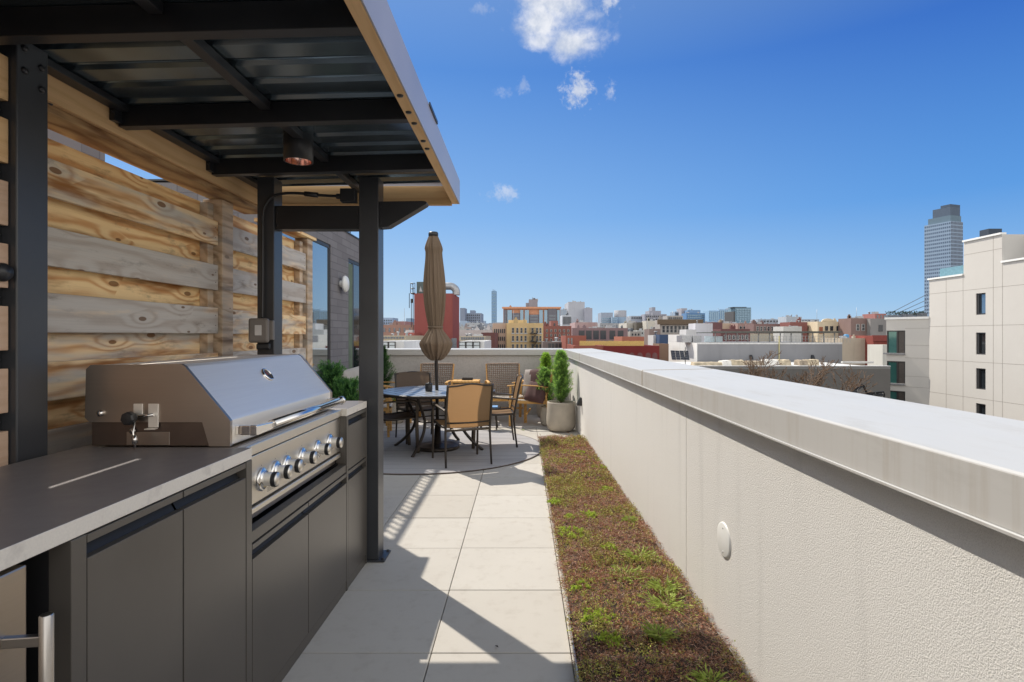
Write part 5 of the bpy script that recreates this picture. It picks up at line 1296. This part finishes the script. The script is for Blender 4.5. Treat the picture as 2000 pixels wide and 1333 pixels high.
# tan bare wall building + red return
bld('large bare tan party wall building at the right', 1644, 1706, 661, 84, 12, (.56, .47, .35), .0, 'plain', roof=roof_w, vents=5)
bld('red painted brick front with cornice next to the tan party wall', 1706, 1737, 656, 82, 6, (.34, .07, .05), .0, 'brick', [1716], [(678, 693)], 6, 'd', wf, cornice=(.25, .8, simple('cornice_red', (.24, .05, .04), .7)), roof=roof_w)
bld('small white shed right of the red painted front', 1724, 1745, 674, 70, 5, (.72, .70, .62), .0, roof=roof_w)
t = thing('water_tank', 'small blue roof tank on the tan party wall building', 'tank', (fx(1653, 90), 90, fz(662, 90)))
MB().lathe([(0, 0), (.4, 0), (.4, .6), (.2, .7), (0, .72)], 18).build('tank', simple('tank_blue', (.08, .28, .52), .5), t)

# ---- long grey building with canopy
xa, xb = 17.25, fx(1645, 56)
t = thing('building', 'long low grey rendered building with white end wall and rooftop canopy', 'building', (0, 56, GZ))
zt = fz(670, 56)
MB().box(xa, xb, 0, 11, 0, zt-GZ).build('wall', city((.27, .275, .30)), t)
MB().box(xa, xb, -.04, -.002, zt-GZ-.14, zt-GZ+.03).build('coping', simple('coping_light', (.6, .6, .6), .5), t)
MB().box(xa-.05, xa-.003, 0, 11, 0, zt-GZ).build('end_wall', city((.80, .80, .78)), t)
zp = 1.45
bx('stair_house', city((.76, .76, .75)), t, xa-.04, xa+1.0, 6.2, 11, zt-GZ+.01, zp-GZ)
for i, (u0, u1) in enumerate(((1332, 1352), (1353, 1371))):
    o = bx('rooftop_unit', vent_m, t, fx(u0, 58), fx(u1, 58)-.05, 2.0, 4.0, zt-GZ+.01, fz(656, 58)-GZ)
scr = bx('frosted_screen', simple('frosted', (.55, .66, .72), .3), t, fx(1373, 58), fx(1408, 58), 1.5, 1.56, zt-GZ+.05, fz(657, 58)-GZ)
cz = fz(651, 58)-GZ
cp = MB().box(fx(1372, 58)+.6, fx(1628, 58), .8, 6.0, cz, cz+.10).build('canopy', simple('canopy_edge', (.10, .11, .10), .6), t)
MB().box(fx(1372, 58)+.5, fx(1628, 58)+.1, .7, .795, cz+.02, cz+.18).build('canopy_fascia', simple('canopy_face', (.10, .10, .09), .6), t)
for u in np.linspace(1392, 1622, 12):
    x_ = fx(u, 58); bx('post', simple('post_g', (.30, .31, .32), .5) if u < 1393 else bpy.data.materials['post_g'], t, x_-.04, x_+.04, 1.2, 1.28, zt-GZ+.03, cz)
rl = MB()
for zz in (.35, .65): rl.box(fx(1405, 58), xb-.3, .15, .18, zt-GZ+zz, zt-GZ+zz+.03)
for u in np.linspace(1405, 1640, 40): x_ = fx(u, 58); rl.box(x_-.012, x_+.012, .15, .18, zt-GZ+.03, zt-GZ+.66)
rl.build('guard_rail', bpy.data.materials['post_g'], t)
bx('drain_pipe', simple('pipe_y', (.50, .45, .22), .6), t, fx(1521, 56)-.04, fx(1521, 56)+.04, -.12, -.045, 10, cz-.3)
for u in (1466, 1586):
    x_ = fx(u, 56); MB().prism([(-.05, 17.55), (-.35, 17.5), (-.35, 17.62), (-.05, 17.95)], 'x', x_-.13, x_+.13).build('wall_lamp', M['black_steel'], t)
# ---- low roof in front, dark wall
zr0 = fz(716, 45)
t = thing('building', 'low dark grey walled building in front with white roof and covered bundles', 'building', (0, 45, GZ))
xl = fx(1330, 45); xrr = fx(1739, 45)
MB().box(xl, xrr, 0, 10.9, 0, zr0-GZ-.2).build('wall', city((.155, .15, .145)), t)
MB().box(xl, xrr, 0, .3, zr0-GZ-.2, zr0-GZ).build('parapet', city((.24, .24, .24)), t)
bx('roof', roof_w, t, xl, xrr, .301, 10.9, zr0-GZ-.198, zr0-GZ-.15)
bx('parapet_cap', simple('cap_w', (.66, .66, .66), .5), t, xl-.1, xrr, -.06, .36, zr0-GZ+.003, zr0-GZ+.04)
bx('rear_parapet', roof_w, t, fx(1640, 53), fx(1700, 53), 7.5, 7.8, zr0-GZ-.14, fz(706, 53)-GZ)
tarp = [simple('tarp_tan', (.50, .42, .30), .8, 0, .2, 2), simple('tarp_white', (.70, .68, .64), .7, 0, .15, 2), simple('tarp_brown', (.34, .28, .21), .8, 0, .2, 2)]
rs = random.Random(5)
tl = ['long low tan tarp bundle at the left end of the white roof', 'pale tarp covered crate beside the long bundle', 'tan crate with open side on the white roof', 'brown lidded crate in the middle of the white roof', 'white wrapped bundle in the middle of the white roof', 'tan tarp bundle right of the white wrapped one', 'open topped tan carton near the right end of the white roof', 'tan folded carton at the right end of the bundles']
for i, (u0, u1, vt, mt) in enumerate([(1352, 1408, 709, 0), (1406, 1430, 706, 1), (1424, 1449, 705, 0), (1455, 1489, 707, 2), (1488, 1518, 704, 1), (1514, 1540, 704.5, 0), (1556, 1574, 705, 2), (1572, 1594, 704, 0)]):
    Y_ = 49.5; x0, x1 = fx(u0, Y_), fx(u1, Y_); zt_ = fz(vt-2, Y_); zb_ = zr0-.148
    vs = []; fs = []; nn_ = 7
    for a in range(nn_+1):
        for b_ in range(5):
            th = b_/4*math.pi; s_ = rs.uniform(.86, 1.05)
            vs.append((x0+(x1-x0)*a/nn_+rs.uniform(-.03, .03), Y_+.55*math.cos(th)*(1.1), zb_+(zt_-zb_)*min(1, math.sin(th)*1.35)*s_))
    for a in range(nn_):
        for b_ in range(4): q_ = a*5+b_; fs.append((q_, q_+1, q_+6, q_+5))
    fs += [(0, 5*0+1, 2, 3, 4), tuple(nn_*5+k__ for k__ in (4, 3, 2, 1, 0))]
    tag(MB().add(vs, fs).build('covered_bundle', tarp[mt], None), tl[i], 'bundle')
# solar panel
t = thing('solar_panel', 'small tilted solar panel array on a thin pole beside the white end wall', 'solar panel', (fx(1330, 49), 49, fz(712, 49)))
pv = simple('pv_cell', (.02, .024, .04), .15)
MB().tube([(fx(1339, 49)-fx(1330, 49), .1, 0), (fx(1339, 49)-fx(1330, 49), .1, 1.5)], .035, 8).build('pole', M['black_steel'], t)
for i in range(4):
    x_ = fx(1311.5+i*8.8, 49)-fx(1330, 49); 
    pm = MB().add([(x_, -.15, .42-.01*i), (x_+.36, -.15, .40-.01*i), (x_+.36, .28, 1.18-.02*i), (x_, .28, 1.20-.02*i), (x_, -.12, .40), (x_+.36, -.12, .38), (x_+.36, .31, 1.16), (x_, .31, 1.18)], [(0,1,2,3),(4,7,6,5),(0,4,5,1),(1,5,6,2),(2,6,7,3),(3,7,4,0)]).build('panel', pv, t)
    gl = MB()
    for j in range(1, 5):
        z_ = j/5; gl.bar((x_, -.152+.43*z_, .42+.78*z_), (x_+.36, -.152+.43*z_, .40+.78*z_), .012, .008)
    gl.build('cell_lines', simple('cell_line', (.5, .5, .5), .5) if i == 0 else bpy.data.materials['cell_line'], pm)
# bare trees in the yard
def bare_tree(label, x, y, ztop, seed, spread=1.0):
    rs = random.Random(seed); t = thing('bare_tree', label, 'tree', (x, y, GZ), group=None); h0 = ztop-GZ
    tr_ = MB(); tr_.tube([(0, 0, 0), (.1, .05, h0*.5), (.0, 0, h0*.88)], [.16, .12, .08], 8); tr_.build('trunk', M['bark'], t)
    br = MB()
    def grow(p_, d_, L_, r_, lev):
        q_ = p_+d_*L_; mid = (p_+q_)/2+Vector((rs.uniform(-1, 1), rs.uniform(-1, 1), rs.uniform(-1, 1)))*L_*.07
        br.tube([tuple(p_), tuple(mid), tuple(q_)], [max(.015, r_), max(.014, r_*.8), max(.013, r_*.6)], 4, False)
        if lev == 0: return
        for _ in range(rs.choice((2, 3, 3))):
            nd = (d_+Vector((rs.uniform(-1, 1), rs.uniform(-1, 1), rs.uniform(-.45, .8)))*.75).normalized(); grow(q_ if rs.random() < .7 else mid, nd, L_*rs.uniform(.6, .82), r_*.6, lev-1)
    for k_ in range(9):
        a = rs.uniform(0, 6.28); grow(Vector((0, 0, h0*rs.uniform(.62, .86))), Vector((math.cos(a)*.7*spread, math.sin(a)*.7*spread, .8)).normalized(), h0*.085, .045, 5)
    br.build('branches', M['bark'], t, fix=False)
bare_tree('leafless brown tree poking above the coping, left one', fx(1465, 36), 36, fz(727, 36), 1)
bare_tree('leafless brown tree in the middle against the dark grey wall', fx(1530, 35), 35, fz(726, 35), 2)
bare_tree('leafless brown tree at the right against the dark grey wall', fx(1592, 36), 36, fz(728, 36), 3)
# black tangled frame
t = thing('metal_frame', 'tangle of bent black metal frames in front of the dark grey wall', 'metal frame', (fx(1690, 38), 38, fz(790, 38)))
rs = random.Random(9); m_ = MB()
pts_ = [(1652, 772), (1683, 751), (1687, 752), (1694, 768), (1726, 765), (1728, 772)]
pp = [(fx(u, 38)-fx(1690, 38), 0, fz(v, 38)-fz(790, 38)) for u, v in pts_]
for off in (0, .18, .42):
    m_.tube([(a+off*.6, b_+off, c_-off*.5) for a, b_, c_ in pp], .045, 6)
for _ in range(14):
    a = rs.choice(pp); b_ = rs.choice(pp); m_.tube([a, (b_[0]*.6+a[0]*.4, rs.uniform(0, .5), b_[2]-rs.uniform(0, .5))], .03, 5)
for u in (1660, 1683, 1712, 1727): m_.tube([(fx(u, 38)-fx(1690, 38), .1, -4), (fx(u, 38)-fx(1690, 38), .1, fz(768, 38)-fz(790, 38))], .04, 6)
m_.build('bars', M['black_steel'], t)

# ---- right hand cream building
def mk_panel():
    t = NT('cement_panel'); c = t.coord('Object'); n = t.noise(c, .5, 4); n2 = t.noise(c, 5, 3)
    col = t.mix(n, (.57, .545, .51), (.63, .605, .57)); col = t.mix(t.math('MULTIPLY', n2, .12), col, (.42, .39, .36)); return t.bsdf(col, .85, spec=.2)
cem = mk_panel(); whitec = simple('white_coping', (.85, .85, .83), .5, 0, .02); jm = simple('joint_taupe', (.36, .33, .30), .9)  # taupe lines mark the panel joints
t = thing('apartment_building', 'cream panelled apartment building stepping up at the right edge of the view', 'building', (0, 0, GZ))
XW = 37.0
def yu(u): return XW*F/(u-1020)
ya, yb2, yc, yd = yu(1815), yu(1882), yu(1957), 20.0
z1 = fz(547, ya); z2 = fz(473, yb2); z3 = fz(512, yc)
zA = (fz(548, ya)+fz(538, yb2))/2; zB = (fz(473, yb2)+fz(459, yc))/2
# the lit flank with real openings
wins = []
for (va, vb) in ((573, 615), (650, 693), (720, 761), (789, 830)):
    ym = yu(1915.5); wins.append((yu(1925), yu(1906), fz(vb, ym), fz(va, ym)))
wall = MB()
wall.box(XW, XW+14, yb2, ya, 0, zA-GZ)                       # lower step
zs = sorted(set([z for w_ in wins for z in (w_[2], w_[3])]))
wy0, wy1 = wins[0][0], wins[0][1]
wall.box(XW, XW+14, wy1, yb2, 0, zB-GZ)
cur = GZ
for (y0_, y1_, za_, zb_) in sorted(wins, key=lambda q: q[2]):
    wall.box(XW, XW+14, wy0, wy1, cur-GZ, za_-GZ); wall.box(XW+.35, XW+14, wy0, wy1, za_-GZ, zb_-GZ); cur = zb_
wall.box(XW, XW+14, wy0, wy1, cur-GZ, zB-GZ)
wall.box(XW, XW+14, yc, wy0, 0, zB-GZ)
zC = fz(514, yc)
wall.box(XW, XW+14, yd, yc, 0, zC-GZ)
wall.build('wall', cem, t)
ZZ = fz(459, yc)
setb = 2.4
MB().box(XW+setb, XW+14, yd, yc-.002, zC-GZ+.001, zB-GZ).build('penthouse_wall', city((.22, .21, .21)), t)
pw = MB().box(XW+setb-.12, XW+setb-.003, yd+4, yc-.5, zC-GZ+.35, zC-GZ+2.25).build('penthouse_window', M['win_frame'], t)
for i in range(6):
    y0_ = yd+4.1+i*((yc-.6-yd-4.1)/6); MB().box(XW+setb-.15, XW+setb-.122, y0_+.12, y0_+(yc-.6-yd-4.1)/6-.12, zC-GZ+.5, zC-GZ+2.1).build('pane', M['sky_glass'], pw)
for (a, b_, z_) in ((yb2+.003, ya+.1, zA), (yc, yb2, zB), (yd, yc-.003, zC)):
    bx('coping', whitec, t, XW-.12, XW+.35, a, b_, z_-GZ+.003, z_-GZ+.15)
bx('coping', whitec, t, XW+setb-.15, XW+14, yd, yc-.003, zB-GZ+.003, zB-GZ+.25)
bx('glass_guard', simple('guard_glass', (.25, .42, .46), .08, .4), t, XW+.5, XW+.53, yb2+.1, ya-.6, zA-GZ, zA-GZ+.95)
for (y0_, y1_, za_, zb_) in wins:
    fr = MB(); w_ = .10
    fr.box(XW+.08, XW+.30, y0_, y0_+w_, za_-GZ, zb_-GZ).box(XW+.08, XW+.30, y1_-w_*2.2, y1_, za_-GZ, zb_-GZ).box(XW+.08, XW+.30, y0_+w_, y1_-w_*2.2, zb_-GZ-w_, zb_-GZ).box(XW+.08, XW+.30, y0_+w_, y1_-w_*2.2, za_-GZ, za_-GZ+w_)
    o = fr.build('window', M['win_frame'], t); bx('pane', M['sky_glass'] if za_ > 2 else M['dark_glass'], o, XW+.20, XW+.22, y0_+w_, y1_-w_*2.2, za_-GZ+w_, zb_-GZ-w_)
# panel joints
jn = MB(); pitchz = 3.02
for k_ in range(-6, 4):
    z_ = fz(707, 47)+k_*pitchz*.98-GZ
    if z_ < 0: continue
    for (a, b_, zt_) in ((yd, yc, zC), (yc, yb2, zB), (yb2, ya, zA)):
        if z_ < zt_-GZ-.2:
            jn.box(XW-.006, XW-.001, a, wy0, z_, z_+.035) if a == yc and any(w_[2]-GZ < z_ < w_[3]-GZ for w_ in wins) else jn.box(XW-.006, XW-.001, a, b_, z_, z_+.035)
for u, zt_ in ((1848, zA), (1881, zA), (1940, zB), (1958, zC)): y_ = yu(u); jn.box(XW-.006, XW-.001, y_-.02, y_+.02, 0, zt_-GZ)
jn.build('panel_joints', jm, t)
# lower block whose front runs along the sun's azimuth
YF = ya; LD = Vector((-.60, .80, 0)).normalized(); LM = Matrix.Translation((XW, YF, 0)) @ Matrix.Rotation(math.atan2(-LD.y, -LD.x), 4, 'Z')
def lt(u): k_ = (u-1020)/F; return (XW-YF*k_)/(-LD.x+LD.y*k_)
def lz(u, v): return fz(v, YF+LD.y*lt(u))-GZ
def lbx(name, mat, par, x0, x1, y0, y1, z0, z1):
    m_ = MB(); m_.M = LM; m_.box(x0, x1, y0, y1, z0, z1); return m_.build(name, mat, par)
xl = -lt(1731); xw0 = -lt(1737); xw1 = -lt(1768); xm = (xw0+xw1)/2
rows = [(646, 690), (706, 749), (764, 806)]; zF = lz(1760, 624); cur = zF
lb = MB(); lb.M = LM
for (va, vb) in rows:
    zt_, zb_ = lz(1752, va), lz(1752, vb)
    lb.box(xl, 0, 0, 6, zt_, cur); lb.box(xw1, 0, 0, 6, zb_, zt_); lb.box(xl+.2, xw1, .35, 6, zb_, zt_); cur = zb_
lb.box(xl, 0, 0, 6, 0, cur); lb.build('low_block_wall', cem, t)
lbx('coping', whitec, t, xl-.12, -.02, -.1, .35, zF+.003, zF+.2)
shm = simple('shutter_brown', (.075, .062, .055), .5); sim_ = simple('sill_grey', (.26, .26, .27), .6)
for (va, vb) in rows:
    zt_, zb_ = lz(1752, va), lz(1752, vb)
    fr = MB(); fr.M = LM
    fr.box(xl+.05, xl+.15, .02, .2, zb_, zt_).box(xm-.06, xm+.06, .02, .2, zb_, zt_).box(xw1-.08, xw1-.002, .02, .2, zb_, zt_).box(xl+.15, xm-.06, .02, .2, zt_-.1, zt_).box(xm+.06, xw1-.08, .02, .2, zt_-.1, zt_)
    o = fr.build('window', M['win_frame'], t)
    lbx('pane', M['teal_glass'], o, xl+.15, xm-.06, .1, .13, zb_, zt_-.1); lbx('shutter', shm, o, xm+.06, xw1-.08, .1, .13, zb_, zt_-.1)
    lbx('sill', sim_, t, xl-.2, xw1, -.2, -.003, zb_-.14, zb_-.003)
jn = MB(); jn.M = LM
for v in (642, 675, 700, 736, 757): z_ = lz(1785, v); jn.box(xw1, -.01, -.006, -.001, z_, z_+.03)
jn.build('panel_joints', jm, t)
YF = YF+1.2; zF = zF+GZ
# roof things on the low block
g2 = thing('roof_garden', 'low dark planting and furniture on the roof of the low cream block', 'planting', (fx(1775, YF+3), YF+3, zF+.02))
rs = random.Random(12); 
for i in range(3): bx('planter_box', pane_mats['g'], g2, -2.2+i*1.4, -1.2+i*1.4, -.3, .3, 0, .45+.1*i)
gg = np.random.default_rng(4); n = 500
leaf_mesh('foliage', np.stack([gg.uniform(-2.2, 1.6, n), gg.normal(size=n)*.2, .4+gg.random(n)*.35], 1), np.stack([gg.normal(size=n), gg.normal(size=n), np.ones(n)], 1), .2, np.full(n, .06), np.tile([.04, .06, .04], (n, 1))*(.5+gg.random((n, 1))), M['leaf'], g2)
bld('dark slate roof box above the cream building top', 1931, 1957, 447, 60, 1.2, (.055, .07, .095), .03, base=8)
# skyscraper
Ys = 900
t = thing('skyscraper', 'tall grey gridded skyscraper with dark stepped crown behind the cream building', 'skyscraper', (fx(1857, Ys), Ys, GZ), R(34))
# corner toward the camera at local origin; faces run along -x and +y
ang = R(34); wl = 54*.648/math.cos(ang); wr = 24*.648/math.sin(ang)
hb = fz(432, Ys)-GZ; hc = fz(420, Ys)-GZ; ht_ = fz(398, Ys)-GZ
t.rotation_euler = (0, 0, -0*ang)
import mathutils
t.rotation_euler = (0, 0, 0)
ca, sa = math.cos(ang), math.sin(ang)
RT = Matrix(((ca, sa, 0, 0), (-sa, ca, 0, 0), (0, 0, 1, 0), (0, 0, 0, 1)))   # local x axis turned clockwise
def skb(x0, x1, y0, y1, z0, z1, name, mat, par=t):
    m_ = MB(); m_.M = RT.inverted() if False else Matrix.Rotation(-ang, 4, 'Z'); m_.box(x0, x1, y0, y1, z0, z1); return m_.build(name, mat, par)
# after a clockwise turn, face y=0 (x from -wl to 0) recedes to the left, face x=0 recedes right
ang = R(34+37)
skb(-wl, 0, 0, wr, 0, hb, 'shaft', city((.26, .37, .52), 'plain', .15))
skb(-wl*.88, -wl*.04, wr*.06, wr*.94, hb+.1, hc, 'upper_tier', city((.10, .17, .22), 'plain', .18))
skb(-wl*.72, -wl*.06, wr*.1, wr*.9, hc+.1, ht_-4, 'crown', city((.07, .09, .13), 'plain', .14)); skb(-wl*.42, -wl*.06, wr*.1, wr*.9, ht_-3.9, ht_, 'crown_top', city((.05, .07, .11), 'plain', .12))
nfl = 34; ncl = 13; ncr = 9
pm = simple('tower_pane', (.04, .07, .13), .25, .2); proto = MB(); proto.M = Matrix.Rotation(-ang, 4, 'Z'); proto.box(-wl/ncl*.24, wl/ncl*.24, -.12, -.03, 0, hb/nfl*.50); pa = proto.build('window', pm, t)
pr2 = MB(); pr2.M = Matrix.Rotation(-ang, 4, 'Z'); pr2.box(.03, .12, -wr/ncr*.36, wr/ncr*.36, 0, hb/nfl*.72); pa2 = pr2.build('window', pm, t)
cnt = 0; ex = MB(); ex.M = Matrix.Rotation(-ang, 4, 'Z'); RM = Matrix.Rotation(-ang, 4, 'Z')
for fl in reversed(range(nfl)):
    z_ = hb/nfl*fl+hb/nfl*.2
    for i in range(ncl):
        x_ = -wl+wl/ncl*(i+.5)
        if cnt < 50: o_ = pa if cnt == 0 else pa.copy(); (COL.objects.link(o_) if cnt else None); o_.parent = t; o_.location = RM @ Vector((x_, 0, z_)); cnt += 1
        else: ex.box(x_-wl/ncl*.24, x_+wl/ncl*.24, -.12, -.03, z_, z_+hb/nfl*.50)
cnt = 0
for fl in reversed(range(nfl)):
    z_ = hb/nfl*fl+hb/nfl*.15
    for i in range(ncr):
        y_ = wr/ncr*(i+.5)
        if cnt < 50: o_ = pa2 if cnt == 0 else pa2.copy(); (COL.objects.link(o_) if cnt else None); o_.parent = t; o_.location = RM @ Vector((0, y_, z_)); cnt += 1
        else: ex.box(.03, .12, y_-wr/ncr*.36, y_+wr/ncr*.36, z_, z_+hb/nfl*.72)
e_ = ex.build('window_rows', pm, t); e_['kind'] = 'stuff'
# bridge cables
t = thing('bridge', 'stay cables of a distant bridge rising behind the cream building', 'bridge', (0, 600, 0))
cm = simple('cable_steel', (.14, .18, .24), .6)
for i in range(4):
    a = P(1741+i*9, 611+i*2.5, 600); b_ = P(1850, 555+i*13, 600); MB().tube([(a.x, 0, a.z), (b_.x, 0, b_.z)], .35, 6).build('cable', cm, t)
bx('deck', cm, t, fx(1735, 600), fx(1860, 600), -3, 3, fz(623, 600), fz(620.5, 600))
bx('pylon', cm, t, fx(1848, 600), fx(1852, 600), -3, 3, GZ, fz(550, 600))

# ---- filler blocks
rs = random.Random(21); cols = [(.34, .12, .09), (.40, .22, .16), (.50, .42, .33), (.30, .20, .18), (.55, .52, .48), (.25, .24, .25), (.45, .30, .22), (.60, .57, .50)]
n_ = 0
for Y_ in (130, 150, 175, 210, 250, 310, 390, 500, 650, 850):
    u = 700+rs.uniform(0, 25)
    while u < 1800:
        wpx = rs.uniform(14, 40); vt = rs.uniform(630, 640) if Y_ > 300 else rs.uniform(637, 650)
        if not (1005 < u < 1010):
            col = rs.choice(cols); hz = min(.6, .08+Y_/1400)
            nw = max(2, int(wpx/6))
            bld('low flat-roofed block in the crowded middle distance of the city', u, u+wpx, vt, Y_+rs.uniform(-6, 6), 14+Y_*.05, col, hz, 'brick', gp(u+1.5, u+wpx-1.5, nw) if Y_ < 400 else (), [(vt+4, vt+4+420/Y_*1.2)], 380/Y_*.9, 'd', group='low city blocks filling the middle distance', vents=2 if Y_ < 400 else 0)
        u += wpx+rs.uniform(2, 26); n_ += 1
# hazy ridge of far city, one mass
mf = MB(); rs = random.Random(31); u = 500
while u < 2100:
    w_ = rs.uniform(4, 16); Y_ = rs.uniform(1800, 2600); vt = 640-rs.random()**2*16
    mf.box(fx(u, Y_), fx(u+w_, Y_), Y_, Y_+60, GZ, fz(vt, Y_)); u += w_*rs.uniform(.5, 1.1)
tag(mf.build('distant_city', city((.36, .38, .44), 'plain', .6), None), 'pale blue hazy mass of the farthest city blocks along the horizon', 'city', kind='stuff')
